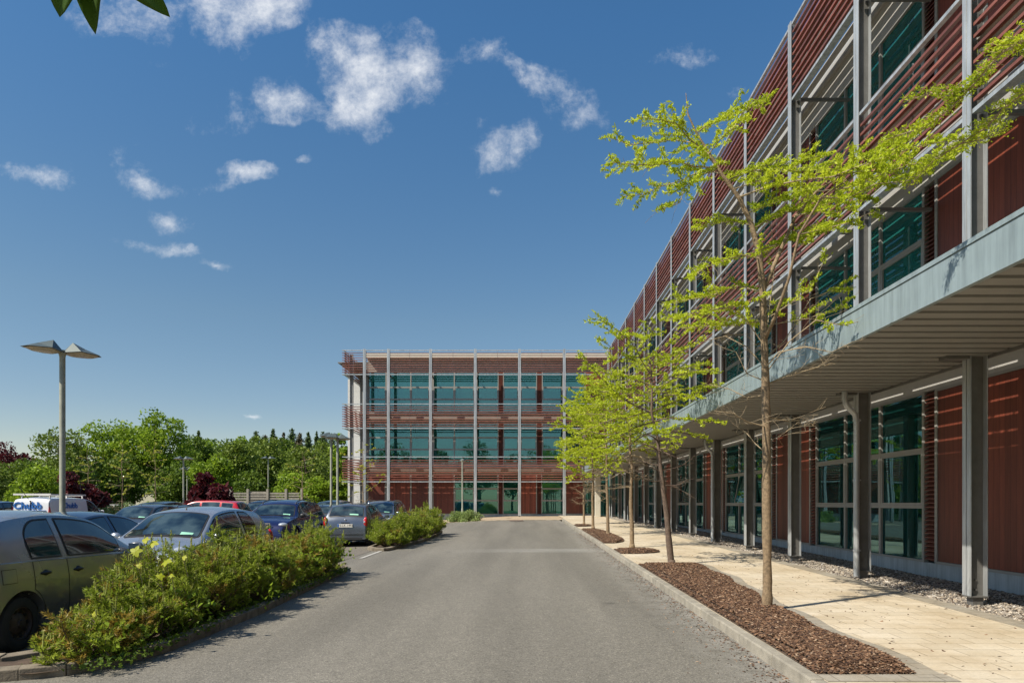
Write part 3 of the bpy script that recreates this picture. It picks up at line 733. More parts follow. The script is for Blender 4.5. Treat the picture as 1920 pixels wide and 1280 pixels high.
for f, lst in ((0, lower), (1, upper), (2, upper)):
    prev = None
    for (t, c0, c1) in lst:
        a0, a1 = ax(cx(c0)), ax(cx(c1)); z0, z1 = FLF[f], HEAD[f]
        if prev is not None and a0 - prev > .02: wallbox(FF, rootF, bF, 'mullion', MT['frame'], prev + .003, a0 - .003, -.09, .004, z0, z1)
        prev = a1
        if t == 'w': window(FF, rootF, bF, a0, a1, z0, z1, TRF[f], blind=random.choice([0, .22, .3, .55, .75, .97] if f else [0, .6, .3]))
        elif t == 'v': vent(FF, rootF, bF, a0, a1, z0, z1)
        else: panel(FF, rootF, bF, a0, a1, z0, z1)
AL = ax(cx(240)); AR = 8.0
wallbox(FF, rootF, bF, 'corner_pier', MT['frame'], AL - .35, AL - .005, -.3, .03, .3, 12.6)
for z0, z1 in ((3.80, 4.62), (7.88, 8.62)): wallbox(FF, rootF, bF, 'spandrel', MT['clad_shaded'], AL, AR - .02, -.3, .0, z0, z1)
wallbox(FF, rootF, bF, 'spandrel', MT['clad_shaded'], AL, AR - .02, -.3, .0, 11.88, 12.84)
wallbox(FF, rootF, bF, 'roof_edge', MT['beige'], XL + 1.6, AR - .3, -.3, .5, 12.84, 13.18)
wallbox(FF, rootF, bF, 'plinth', MT['plinth'], AL, AR - .02, -.25, -.02, 0, .70)
walkway(FF, rootF, bF, AL - .3, 6.2, 4.3); walkway(FF, rootF, bF, AL - .3, 6.2, 8.32); 
for a in colA + [6.55]:
    for z in (3.27, 4.2, 7.34, 8.24, 11.44): mb = MB(); FF.box(mb, a - .05, a + .05, .03, 1.24, z - .09, z); bld(mb, 'bracket', MT['galv_dark'], bF, rootF)
mb = MB()
for z in (.5, 4.3, 8.3, 12.42): mb.box(AL, 7.9, 53.82, 62, z, z + .2)
bld(mb, 'floor_slab', MT['ceiling'], bF, rootF)
mb = MB(); mb.box(AL, 7.9, 57.5, 57.6, .7, 12.4)
for q in (-9.2, -5.6, -2.1, 1.3, 4.6): mb.box(q, q + .12, 54.8, 57.5, .7, 12.4)
bld(mb, 'inner_wall', MT['inside'], bF, rootF)
mb = MB(); mb.box(AL - .3, AL, 53.83, 66, 0, 12.6); mb.box(AL - .3, 8, 66, 66.2, 0, 12.6)
bld(mb, 'wall', MT['cladlight'], bF, rootF)
mb = MB(); mb.box(-14.6, AL - .34, 57.0, 57.2, 0, 11.9); 
for i in range(9): mb.box(-14.6, AL - .34, 56.995, 56.9985, .9 + i * 1.25, .915 + i * 1.25)
bld(mb, 'side_wall', MT['cladlight'], bF, rootF)
bld(MB().box(-14.6, 8.2, 53.9, 66.2, 12.62, 12.7), 'roof', MT['roof'], bF, rootF)
# side return of the louvre screen on the left end
FS = Fac('R', XL + 1.58)
for (a0, a1) in ((52.1, 55.3), (55.5, 58.7)):
    for z0, z1 in ((3.23, 5.12), (7.3, 9.15), (11.4, 13.23)): screen(FS, rootF, bF, a0, a1, z0, z1)
for a in (52.9, 56.2): column(Fac('R', XL + 1.9), rootF, bF, a, .2, 13.1, hw=.09)
# ================================================================== STREET TREES
def jitter_path(p, d, L, n, wob, lift=0.):
    p = np.array(p, float); d = np.array(d, float); d /= np.linalg.norm(d); pts = [p.copy()]
    for i in range(n):
        d = d + rng.normal(size=3) * wob + np.array([0, 0, lift]); d /= np.linalg.norm(d)
        p = p + d * L / n; pts.append(p.copy())
    return pts
def along(pts, t):
    k = t * (len(pts) - 1); i = min(int(k), len(pts) - 2); f = k - i
    return np.array(pts[i]) * (1 - f) + np.array(pts[i+1]) * f
def tangent(pts, t):
    i = min(int(t * (len(pts) - 1)), len(pts) - 2); d = np.array(pts[i+1]) - np.array(pts[i]); return d / (np.linalg.norm(d) + 1e-9)
def foliate(limbs, wood, leafC, leafD, twigstep=.12, twigL=.34, tuftstep=.055, per=4, start=.25, leafy=1.0, n2=3):
    """twigs in near-horizontal sprays along each limb, leaf tufts standing on the twigs"""
    for (pts, r0, lf, bare) in limbs:
        L = sum(np.linalg.norm(np.array(pts[i+1]) - np.array(pts[i])) for i in range(len(pts) - 1))
        wood.tube(pts, list(np.linspace(r0 * (1.25 if bare else 1), max(.004, r0 * .3), len(pts))), 5)
        nt = max(2, int(L * (1 - start) / twigstep))
        for i in range(nt):
            t = start + (1 - start) * (i + .7 * rng.random()) / nt; t = min(t, .99)
            p = along(pts, t); d = tangent(pts, t); s = 1 if i % 2 else -1
            side = np.cross(d, [0, 0, 1.]); side /= np.linalg.norm(side) + 1e-9
            ang = .7 + .5 * rng.random(); tl = twigL * (1.15 - .6 * t) * (.5 + .8 * rng.random())
            td = d * math.cos(ang) + side * s * math.sin(ang) + np.array([0, 0, .10 * rng.normal()])
            tp = jitter_path(p, td, tl, n2, .18, .03)
            wood.tube(tp, list(np.linspace(max(.0022, r0 * (.38 if bare else .24)), .0018, len(tp))), 3, cap=False)
            if bare or rng.random() > leafy * lf:
                if bare:
                    for _ in range(2): wood.tube(jitter_path(along(tp, .3 + .6 * rng.random()), td + rng.normal(size=3) * .7, tl * .45, 2, .2), [.0024, .0018, .0012], 3, cap=False)
                continue
            nl = max(1, int(tl / tuftstep))
            for j in range(nl + 1):
                q = along(tp, min(.999, (j + rng.random()) / (nl + 1)))
                for m in range(per):
                    leafC.append(q + rng.normal(size=3) * [.02, .02, .012] + np.array([0, 0, .015])); dd = td * .6 + rng.normal(size=3) * .75 + np.array([0, 0, .35]); leafD.append(dd)
        # tip tuft
        if not bare:
            for m in range(10):
                leafC.append(np.array(pts[-1]) + rng.normal(size=3) * .03); leafD.append(tangent(pts, .99) + rng.normal(size=3) * .6)
def finish_tree(root, trunk, wood, leafC, leafD, ln, wd, bark, leaf, loc):
    par = root
    o = trunk.build('trunk', bark, par, smooth=True)
    w = wood.build('branches', MT['twig'] if bark == MT['bark'] else MT['bark_dark'], par, fix=False, smooth=True)
    V, Fq = leaves(np.array(leafC), np.array(leafD), ln, wd); npmesh('crown', V, Fq, leaf, par)
def rough_trunk(tr, pts, radii, n=14):
    """resample the path, knobbly radius"""
    P = []; Rr = []
    for i in range(len(pts) - 1):
        m = 7
        for j in range(m):
            t = j / m; P.append(np.array(pts[i]) * (1 - t) + np.array(pts[i+1]) * t); Rr.append(lerp(radii[i], radii[i+1], t) * (1 + .05 * rng.normal()))
    P.append(np.array(pts[-1])); Rr.append(radii[-1]); tr.tube(P, Rr, n)
# ---- nearest tree, limb by limb
Y1 = gp(1438, 1157)[1]; b1 = gp(1438, 1157)
T1 = thing('street_tree', 'nearest whole street tree, tall slim trunk in the bark bed, bare twigs halfway up', 'tree', (b1[0], b1[1], pz(b1[1])), group='street trees along the pavement')
def L1(px, py, dy=0.): return np.array(at(px, py, Y1 + dy)) - np.array(T1.location)
tp = [(1438, 1160), (1439, 1090), (1437, 950), (1437, 800), (1435, 700), (1432, 620), (1430, 545), (1424, 480), (1409, 420), (1385, 370), (1352, 325), (1328, 285), (1306, 250), (1290, 215), (1286, 175)]
rad = [.075, .062, .058, .055, .052, .05, .047, .04, .034, .028, .024, .019, .014, .009, .004]
tr = MB(); tpts = [L1(*p) for p in tp]; rough_trunk(tr, tpts, rad)
tr.tube([L1(1438, 1163), L1(1439, 1140)], [.105, .07], 14)
lead2 = [L1(1430, 548), L1(1448, 505, .1), L1(1470, 455, .25), L1(1492, 405, .35), L1(1530, 360, .45), L1(1575, 330, .5)]
lead3 = [L1(1433, 640), L1(1455, 590, -.25), L1(1480, 520, -.45), L1(1498, 440, -.6), L1(1540, 370, -.75), L1(1600, 330, -.9)]
tr.tube(lead2, [.034, .03, .026, .022, .018, .012], 9); tr.tube(lead3, [.026, .022, .019, .016, .013, .009], 9)
wood = MB(); lc = []; ld = []
def P1(*ps): return [L1(*p) for p in ps]
limbs = [
 (P1((1350,322),(1325,288,.2),(1300,268,.4),(1262,262,.6),(1215,268,.7),(1180,272,.8),(1146,258,.9)), .012, .9, 0),
 (P1((1330,290),(1290,258,-.1),(1268,232,-.3),(1245,226,-.4),(1197,220,-.6)), .010, .95, 0),
 (P1((1306,250),(1325,235,.1),(1360,222,.3),(1400,205,.5),(1440,192,.6)), .009, .9, 0),
 (P1((1328,290),(1350,262,-.2),(1380,235,-.4),(1398,225,-.5)), .008, .9, 0),
 (P1((1345,315),(1300,312,-.3),(1262,300,-.5),(1225,310,-.7),(1190,308,-.8),(1148,305,-.9)), .011, .9, 0),
 (P1((1352,326),(1318,318,.2),(1275,340,.5),(1238,350,.7),(1205,365,.8),(1168,368,.9)), .010, .95, 0),
 (P1((1345,318),(1310,330,-.1),(1284,350,-.3),(1275,380,-.4),(1240,392,-.5)), .008, .6, 0),
 (P1((1362,340),(1400,322,.3),(1450,318,.6),(1500,322,.8),(1560,310,1.0)), .011, 1, 0),
 (P1((1385,370),(1440,350,-.3),(1500,338,-.6),(1560,332,-.9),(1640,300,-1.1),(1720,275,-1.3),(1790,262,-1.4)), .014, 1, 0),
 (P1((1410,422),(1370,415,.3),(1340,418,.5),(1300,430,.7)), .010, .9, 0),
 (P1((1412,430),(1460,400,.4),(1520,392,.7),(1580,372,.9),(1640,352,1.0)), .012, 1, 0),
 (P1((1425,485),(1390,478,-.3),(1350,490,-.5),(1325,500,-.7),(1295,520,-.8)), .010, .7, 0),
 (P1((1422,470),(1470,452,.5),(1520,440,.8),(1570,420,1.1)), .010, .8, 0),
 (P1((1430,548),(1385,535,.4),(1340,552,.7),(1300,560,.9),(1245,570,1.2)), .012, .9, 0),
 (P1((1431,560),(1370,575,-.3),(1310,585,-.6),(1250,600,-.9)), .012, .8, 0),
 (P1((1432,600),(1380,610,.4),(1330,612,.8),(1270,615,1.1)), .010, .75, 0),
 (P1((1492,405,.35),(1520,398,.1),(1560,400,0),(1600,388,-.2)), .009, 1, 0),
 (P1((1530,360,.45),(1590,352,.3),(1640,332,.1),(1700,310,0),(1760,300,-.1),(1820,268,-.2)), .010, 1, 0),
 (P1((1540,370,-.75),(1590,372,-.9),(1640,345,-1.1),(1700,340,-1.2),(1750,300,-1.4)), .009, 1, 0),
 (P1((1600,330,-.9),(1650,290,-1.0),(1700,268,-1.1),(1740,235,-1.2)), .008, 1, 0),
 (P1((1575,330,.5),(1610,300,.6),(1650,278,.7),(1700,262,.8)), .008, 1, 0),
 (P1((1400,400),(1440,385,.2),(1480,372,.4),(1530,352,.6)), .008, 1, 0),
 (P1((1375,355),(1420,340,-.1),(1460,332,-.3),(1510,300,-.4),(1540,290,-.5)), .009, 1, 0),
 (P1((1560,332,-.9),(1620,320,-1.0),(1680,328,-1.1),(1740,322,-1.1)), .008, 1, 0),
 (P1((1498,440,-.6),(1540,430,-.7),(1590,418,-.9),(1640,395,-1.0)), .008, .9, 0),
 # bare twiggy zone
 (P1((1437,720),(1490,700,.2),(1530,690,.3),(1560,680,.4)), .009, 0, 1),
 (P1((1436,700),(1480,640,-.2),(1530,600,-.4),(1580,610,-.5),(1622,600,-.6)), .009, .1, 0),
 (P1((1436,690),(1400,650,.3),(1360,630,.4),(1320,640,.6)), .009, .1, 1),
 (P1((1437,780),(1480,790,.2),(1500,780,.3),(1530,800,.2)), .008, 0, 1),
 (P1((1437,800),(1400,790,-.3),(1375,775,-.4),(1340,770,-.5)), .009, 0, 1),
 (P1((1437,740),(1400,745,.2),(1370,730,.4),(1330,720,.5)), .008, 0, 1),
 (P1((1436,670),(1470,640,.3),(1520,560,.5),(1560,545,.7),(1600,520,.8)), .009, .15, 0),
 (P1((1434,650),(1400,600,-.2),(1350,560,-.5),(1330,520,-.6)), .009, .2, 0),
 (P1((1435,690),(1460,660,-.4),(1510,650,-.7),(1560,660,-.9),(1600,640,-1.0)), .008, 0, 1),
 (P1((1436,640),(1445,560,.3),(1455,480,.4),(1440,400,.6)), .009, .2, 0),
 (P1((1434,600),(1480,570,-.1),(1520,540,-.2),(1550,480,-.3)), .008, .3, 0),
 (P1((1436,715),(1400,700,.1),(1380,660,.2),(1350,650,.3)), .008, 0, 1),
 (P1((1437,850),(1415,830,.1),(1400,812,.2)), .006, 0, 1), (P1((1437,830),(1470,812,.1),(1498,790,.2)), .006, 0, 1),
 (P1((1433,610),(1500,600,.3),(1560,585,.4),(1590,560,.5)), .007, .2, 0),
]
foliate(limbs, wood, lc, ld, twigstep=.07, twigL=.40, tuftstep=.034, per=6, start=.10)
finish_tree(T1, tr, wood, lc, ld, .062, .02, MT['bark'], MT['lime'], None)
# ---- the row beyond it
def row_tree(px, py, H, crown0, spread, seed, label, lean=(0, 0), top=None, dens=1.0, trr=.07, leaf='lime', bark='bark', group='street trees along the pavement', base=None, step=.10, lsize=.08, n_l=44, per=5):
    global rng
    rng = np.random.default_rng(seed); b = base or gp(px, py); zb = pz(b[1]) if base is None else b[2]
    T = thing('street_tree' if base is None else 'young_tree', label, 'tree', (b[0], b[1], zb), group=group)
    tr = MB(); pts = []; k = 9
    for i in range(k + 1):
        t = i / k; pts.append(np.array([lean[0] * t ** 1.2 + .05 * rng.normal() * t, lean[1] * t + .05 * rng.normal() * t, H * t * .97]))
    rr = [trr * (1 - .93 * (i / k) ** .9) + .003 for i in range(k + 1)]
    rough_trunk(tr, pts, rr, 10); tr.tube([pts[0] + [0, 0, -.05], pts[0] + [0, 0, .12]], [trr * 1.5, trr * 1.05], 10)
    wood = MB(); lc = []; ld = []; limbs = []; az = rng.random() * 6
    for i in range(n_l):
        t = crown0 + (1 - crown0) * (math.floor(i / 3) * 3 + .4 * rng.random()) / n_l; p = along(pts, t); az += 2.4 + .3 * rng.normal()
        u = (t - crown0) / (1 - crown0)
        L = spread * (.55 + .9 * u ** .6 * (1 - u) ** .55 * 1.4) * (.7 + .5 * rng.random())
        el = .05 + .32 * u + .15 * rng.normal(); d = [math.cos(az) * math.cos(el), math.sin(az) * math.cos(el), math.sin(el)]
        bare = u < .1
        limbs.append((jitter_path(p, d, L * (.55 if bare else 1), 6, .13, -.03), .016 * (1.2 - .7 * u) * trr / .07, .95 * dens, bare))
    for i in range(9):                                        # dead twigs under the crown
        t = crown0 - .16 * rng.random(); p = along(pts, t); az = rng.random() * 6.28
        limbs.append((jitter_path(p, [math.cos(az), math.sin(az), .1], .5 + .5 * rng.random(), 5, .25), .009, 0, True))
    foliate(limbs, wood, lc, ld, twigstep=step, twigL=.44, tuftstep=.062, per=per, start=.12, leafy=dens)
    finish_tree(T, tr, wood, lc, ld, lsize, lsize * .36, MT[bark], MT[leaf], None); return T
row_tree(1259, 1067, 5.35, .50, 1.75, 21, 'second street tree from the front, its dark trunk leaning left, dense lime crown', lean=(-.62, .2), bark='bark_dark', trr=.075, dens=.85, n_l=36)
row_tree(1185, 1032, 5.7, .46, 1.55, 33, 'third street tree, standing in its own small patch of mulch', lean=(-.1, 0), dens=.8)
row_tree(1140, 1008, 6.3, .40, 1.7, 44, 'fourth street tree, at the right end of the long middle mulch bed', lean=(-.15, .1), lsize=.09)
row_tree(1112, 994, 6.9, .36, 1.8, 55, 'fifth street tree, slim, at the far end of the middle mulch bed', lean=(-.1, 0), lsize=.1)
row_tree(1095, 985.5, 6.6, .33, 1.8, 66, 'sixth and farthest street tree, thin pale trunk before the far red wall', lean=(-.05, 0), trr=.06, lsize=.1)
# tree just outside the right edge, its boughs reach into the picture
rng = np.random.default_rng(77); yb = 3.3; xb = 3.15
T0 = thing('street_tree', 'tree whose two long drooping lime sprays enter at the upper right before the louvres', 'tree', (xb, yb, pz(yb)), group='street trees along the pavement')
tr = MB(); tpts = [np.array([0, 0, -.05]), np.array([.02, 0, 1.2]), np.array([.0, 0, 2.4]), np.array([.03, .02, 3.6]), np.array([.1, 0, 5.0]), np.array([.05, 0, 6.4])]
rough_trunk(tr, tpts, [.09, .06, .055, .045, .03, .008], 12)
def L0(px, py, Y): return np.array(at(px, py, Y)) - np.array(T0.location)
wood = MB(); lc = []; ld = []
limbs = [
 ([tpts[3] + [0, 0, .1], L0(2010, 175, 4.9), L0(1960, 158, 5.3), L0(1915, 178, 5.6), L0(1880, 205, 5.8), L0(1848, 240, 6.0), L0(1800, 270, 6.2), L0(1752, 300, 6.4), L0(1700, 352, 6.6)], .014, .55, 0),
 ([tpts[3] + [0, 0, .6], L0(2020, 60, 4.8), L0(1960, 62, 5.0), L0(1915, 78, 5.2), L0(1880, 98, 5.4), L0(1850, 130, 5.6), L0(1820, 165, 5.8), L0(1780, 205, 6.0), L0(1735, 238, 6.2), L0(1660, 262, 6.4)], .015, .9, 0),
 ([L0(1820, 165, 5.8), L0(1790, 178, 5.9), L0(1745, 175, 6.1), L0(1700, 190, 6.2)], .006, .6, 0),
 ([L0(1800, 270, 6.2), L0(1840, 262, 6.1), L0(1885, 245, 6.0)], .006, .9, 0),
 ([tpts[4], tpts[4] + [.8, -.4, .6], tpts[4] + [1.3, -.8, .8]], .012, .9, 0),
 ([tpts[4], tpts[4] + [.2, -.9, .6], tpts[4] + [.1, -1.5, .8]], .012, .9, 0),
 ([tpts[4] + [0, 0, .5], tpts[4] + [.7, .5, 1.2], tpts[4] + [1.2, .7, 1.5]], .012, .9, 0),
]
foliate(limbs, wood, lc, ld, twigstep=.05, twigL=.16, tuftstep=.022, per=6, start=.10)
finish_tree(T0, tr, wood, lc, ld, .042, .013, MT['bark'], MT['lime'], None)
# suckers: a few leaves low on the second trunk are part of its mulch; overhanging leafy branch, upper left
ob = thing('overhanging_branch', 'three dark green pointed leaves hanging into the upper left corner of the view', 'tree branch', (-1.6, 2.2, 3.4))
def bigleaf(pa, pb, width, Y, curl=.02):
    a = np.array(at(*pa, Y)); b = np.array(at(*pb, Y + .05)); d = b - a; side = np.array([d[2], 0, -d[0]]); side /= np.linalg.norm(side)
    n = 12; V = []; Fq = []
    for i in range(n + 1):
        t = i / n; w = width * .5 * math.sin(math.pi * min(1, t ** .8)) ** .75 * (1 - .35 * t); c = a + d * t + np.array([0, -1, 0]) * curl * math.sin(t * 3)
        for j, s in enumerate((-1, -.5, 0, .5, 1)): V.append(tuple(c + side * w * s * (1 + .03 * math.sin(i * 7 + s)) + np.array([0, -1, 0]) * (abs(s) * w * .3)))
        if i:
            for j in range(4): Fq.append((5*i-5+j, 5*i-4+j, 5*i+1+j, 5*i+j))
    o = npmesh('leaf', V, Fq, MT['bigleaf'], ob, smooth=True); o.matrix_parent_inverse = Matrix.Translation(-Vector(ob.location))
    so = o.modifiers.new('thickness', 'SOLIDIFY'); so.thickness = .0006
bigleaf((150, -95), (113, 34), .19, 2.2); bigleaf((172, -80), (180, 66), .12, 2.25); bigleaf((215, -70), (320, 34), .13, 2.3)
mb = MB(); mb.tube([at(-400, -260, 2.0), at(-100, -150, 2.1), at(100, -110, 2.2), at(230, -75, 2.3)], [.012, .009, .006, .003], 7)
mb.tube([at(100, -110, 2.2), at(150, -95, 2.2)], .002, 5); mb.tube([at(130, -100, 2.2), at(172, -80, 2.25)], .002, 5)
o = mb.build('twig', MT['bark_dark'], ob, smooth=True); o.matrix_parent_inverse = Matrix.Translation(-Vector(ob.location))

# ================================================================== PINE SHRUBS
def pine(x, y, rx, ry, h, seed, label, nsh=150, rust=.12, group='dwarf pines in the near kerbed bed', needle=.055, leafy=0, dens=1.0):
    global rng
    rng = np.random.default_rng(seed); z = gz(x, y) + .05
    T = thing('pine_shrub', label, 'shrub', (x, y, z), group=group)
    wood = MB(); C1 = []; D1 = []; C2 = []; D2 = []; CC = []; DC = []; cand = MB()
    for i in range(nsh):
        az = rng.random() * 6.28; u = rng.random() ** .5; top = np.array([math.cos(az) * rx * u, math.sin(az) * ry * u, 0])
        hh = h * (1 - .55 * u ** 2.2) * (.62 + .58 * rng.random()) * (1 + .16 * math.sin(az * 3 + seed))
        if i % 3 == 0: hh *= .35 + .5 * rng.random()
        top[2] = hh; basep = top * .25 * np.array([1, 1, 0]) + rng.normal(size=3) * [.05, .05, 0]
        top = top + np.array([math.cos(az), math.sin(az), -.2]) * (.22 * rng.random() ** 3); mid = (basep + top) / 2 + np.array([math.cos(az), math.sin(az), 0]) * .12 * u + rng.normal(size=3) * .03
        path = [basep, mid, top * [1.0, 1.0, .82] , top]
        wood.tube(path, [.011, .008, .005, .003], 4, cap=False)
        end = top - path[2]; 
        nn = int(80 * dens); rusty = rng.random() < rust
        for j in range(nn):
            t = rng.random() ** .8; q = along(path[1:], t) ; dd = rng.normal(size=3); dd[2] = abs(dd[2]) * .5 + .45; dd /= np.linalg.norm(dd)
            (C2 if rusty else C1).append(q + dd * needle * .4); (D2 if rusty else D1).append(dd)
        # side sprigs
        for sidx in range(4):
            q = along(path[1:], .25 + .7 * rng.random()); a2 = rng.random() * 6.28
            sd = np.array([math.cos(a2), math.sin(a2), .6]) * (.07 + .1 * rng.random()); e = q + sd
            wood.tube([q, e], [.004, .002], 3, cap=False)
            for j in range(int(24 * dens)):
                t = .3 + .75 * rng.random(); dd = rng.normal(size=3) * .6 + sd / np.linalg.norm(sd); dd /= np.linalg.norm(dd)
                (C2 if rusty else C1).append(q + sd * t + dd * needle * .4); (D2 if rusty else D1).append(dd)
        if rng.random() < .85:
            cl = .04 + .13 * rng.random() ** 1.5; tip = top + [rng.normal() * .01, rng.normal() * .01, cl]
            cand.tube([top, tip], [.007, .006], 5)
            for j in range(22): 
                q = top + (tip - top) * rng.random(); dd = rng.normal(size=3) * .45 + [0, 0, .9]; CC.append(q + rng.normal(size=3) * .004); DC.append(dd)
    n0 = len(wood.v); wood.v += cand.v; wood.f += [tuple(q + n0 for q in f_) for f_ in cand.f]; wood.m += [1] * len(cand.f); wood.build('stems', [MT['bark_dark'], MT['candle']], T, fix=False)
    V, Fq = leaves(np.array(C1), np.array(D1), needle, needle * .16); npmesh('needles', V, Fq, MT['pine'], T)
    V, Fq = leaves(np.array(CC), np.array(DC), needle * .6, needle * .15); npmesh('shoot_needles', V, Fq, MT['candle'], T)
    if C2: V, Fq = leaves(np.array(C2), np.array(D2), needle, needle * .16); npmesh('rusty_needles', V, Fq, MT['pine_rust'], T)
    if leafy:
        Cl = []; Dl = []
        cl5 = rng.normal(size=(6, 3)) * [rx * .45, ry * .45, h * .14] + [.2, 0, h * .42]
        for i in range(leafy):
            Cl.append(cl5[i % 6] + rng.normal(size=3) * [.12, .12, .09]); Dl.append(rng.normal(size=3))
        V, Fq = leaves(np.array(Cl), np.array(Dl), .07, .045); npmesh('broad_leaves', V, Fq, MT['bright'], T)
    return T
SH = [(-4.2, 6.8, .36, .42, .44, 60, 'lowest dwarf pine at the near tip of the left bed beside the car wheel', .3),
      (-4.2, 7.45, .5, .5, .64, 100, 'low dwarf pine second from the near tip of the left bed', .2),
      (-4.35, 8.25, .58, .55, .84, 150, 'dwarf pine beside the sycamore seedling in the left bed', .15),
      (-4.28, 9.2, .62, .6, .94, 160, 'bushy dwarf pine before the bonnet of the pale silver car', .1),
      (-4.25, 10.2, .62, .62, .92, 150, 'dwarf pine with many upright shoots before the silver car side windows', .08),
      (-4.25, 11.3, .62, .65, .86, 140, 'brownish dwarf pine before the silver car tail', .3),
      (-4.25, 12.4, .62, .65, .84, 130, 'dwarf pine below the dark blue off-road car, with orange tips', .3),
      (-4.22, 13.5, .6, .62, .92, 130, 'dwarf pine second from the far end of the near bed', .2),
      (-4.2, 14.35, .48, .5, 1.0, 110, 'dwarf pine at the far kerb corner of the near bed', .15)]
for i, (x, y, rx, ry, h, n, lb, ru) in enumerate(SH): pine(x - .14, y, rx * .88, ry, h, 100 + i, lb, int(n * 1.05), ru, leafy=130, needle=.058 if y < 10 else .066)
SH2 = [(-4.4, 22.6, .55, .8, .85, 'yellow green dwarf pine at the near end of the second bed beside a wheel'),
       (-4.3, 24.4, .6, 1.0, .98, 'tallest dwarf pine of the second bed, fresh green shoots'),
       (-4.2, 26.4, .65, 1.1, 1.02, 'round dwarf pine in the middle of the second bed'),
       (-4.1, 28.4, .65, 1.1, 1.1, 'darker dwarf pine second from the far end of the second bed'),
       (-4.0, 30.0, .5, .8, 1.0, 'dwarf pine at the far tip of the second bed')]
for i, (x, y, rx, ry, h, lb) in enumerate(SH2): pine(x, y, rx, ry, h, 200 + i, lb, 120, .06, 'dwarf pines in the second bed', needle=.10, dens=.55)
# ground cover and seedling in the near bed
rng = np.random.default_rng(5); n = 5200
ys = 6.3 + 8.6 * rng.random(n) ; xs = -4.75 + 1.0 * rng.random(n) ** .6
c = np.stack([xs, ys, np.array([gz(a, b) for a, b in zip(xs, ys)]) + .07 + .09 * rng.random(n)], 1); d = rng.normal(size=(n, 3)); d[:, 2] *= .4
V, Fq = leaves(c, d, .045, .03); o = npmesh('ground_cover', V, Fq, MT['green']); tag(o, 'low green weeds and ivy creeping under the pines inside the kerb', kind='stuff')
def lobed(o_pts, c, r, nrm, seed):
    rr = random.Random(seed); nrm = Vector(nrm).normalized(); a = nrm.orthogonal().normalized(); b = nrm.cross(a); V = []
    for i in range(20):
        t = 2 * math.pi * i / 20; k = (1.0 if i % 4 == 0 else (.78 if i % 2 else .55)) * (1 if i % 20 else .4)
        V.append(Vector(c) + (a * math.cos(t) + b * math.sin(t)) * r * k + nrm * (-.15 * r * k * k))
    n = len(o_pts.v); o_pts.v.append(tuple(c)); o_pts.v += [tuple(v) for v in V]
    for i in range(20): o_pts.f.append((n, n + 1 + i, n + 1 + (i + 1) % 20)); o_pts.m.append(0)
sy = thing('sycamore_seedling', 'young sycamore with large yellow lobed leaves growing out of the pines', 'seedling', (-4.35, 7.7, gz(-4.35, 7.7)))
mb = MB(); st = MB(); rs = random.Random(3)
for (px, py, r) in ((272, 1012, .075), (288, 1018, .085), (254, 1033, .10), (312, 1052, .10), (345, 1045, .05), (300, 1080, .07), (146, 1176, .08), (260, 1060, .05), (178, 1150, .06), (322, 1078, .05)):
    p = at(px, py, 7.55 if px < 200 else 7.75 - .0 * px)
    if px < 200: p = at(px, py, 7.0)
    lobed(mb, p, r * .8, (rs.uniform(-.6, .4), -1, rs.uniform(.5, 1.4)), px); st.tube([tuple(p + Vector((.02, .05, -.22))), tuple(p + Vector((.0, .03, -.1))), tuple(p)], .004, 4)
for q, (m_, nm, mm) in enumerate(((mb, 'leaves', 'maple'), (st, 'stem', 'twig'))):
    o = m_.build(nm, MT[mm], sy, fix=False); o.matrix_parent_inverse = Matrix.Translation(-Vector(sy.location))
# trimmed round shrub at the lamp, before the far facade
def leafball(name, label, cat, x, y, z, rx, ry, h, n, ls, m, seed, group=None, clumps=40, stem=True):
    global rng
    rng = np.random.default_rng(seed); T = thing(name, label, cat, (x, y, z), group=group)
    cc = rng.normal(size=(clumps, 3)); cc /= np.linalg.norm(cc, axis=1, keepdims=True); cc *= (rng.random((clumps, 1)) ** .4) * .85
    cc[:, 2] = np.abs(cc[:, 2]); idx = rng.integers(0, clumps, n); d = rng.normal(size=(n, 3)); d /= np.linalg.norm(d, axis=1, keepdims=True)
    c = cc[idx] + d * .22 * (.6 + .4 * rng.random((n, 1))); c[:, 2] = np.maximum(c[:, 2], .02); c *= [rx, ry, h * .95]
    V, Fq = leaves(c, d + rng.normal(size=(n, 3)) * .7, ls, ls * .5); npmesh('foliage', V, Fq, MT[m], T)
    mb = MB()
    for i in range(6): mb.tube([(0, 0, -.05), (rng.normal() * rx * .3, rng.normal() * ry * .3, h * .6)], [.02, .008], 4)
    mb.build('stem', MT['bark_dark'], T); return T
p = gp(871, 979)
leafball('clipped_shrub', 'low rounded variegated shrub at the foot of the slim lamp post before the far facade', 'shrub', p[0], p[1] + .8, p[2], 1.5, .8, .98, 9000, .085, 'laurel', 301, clumps=60)

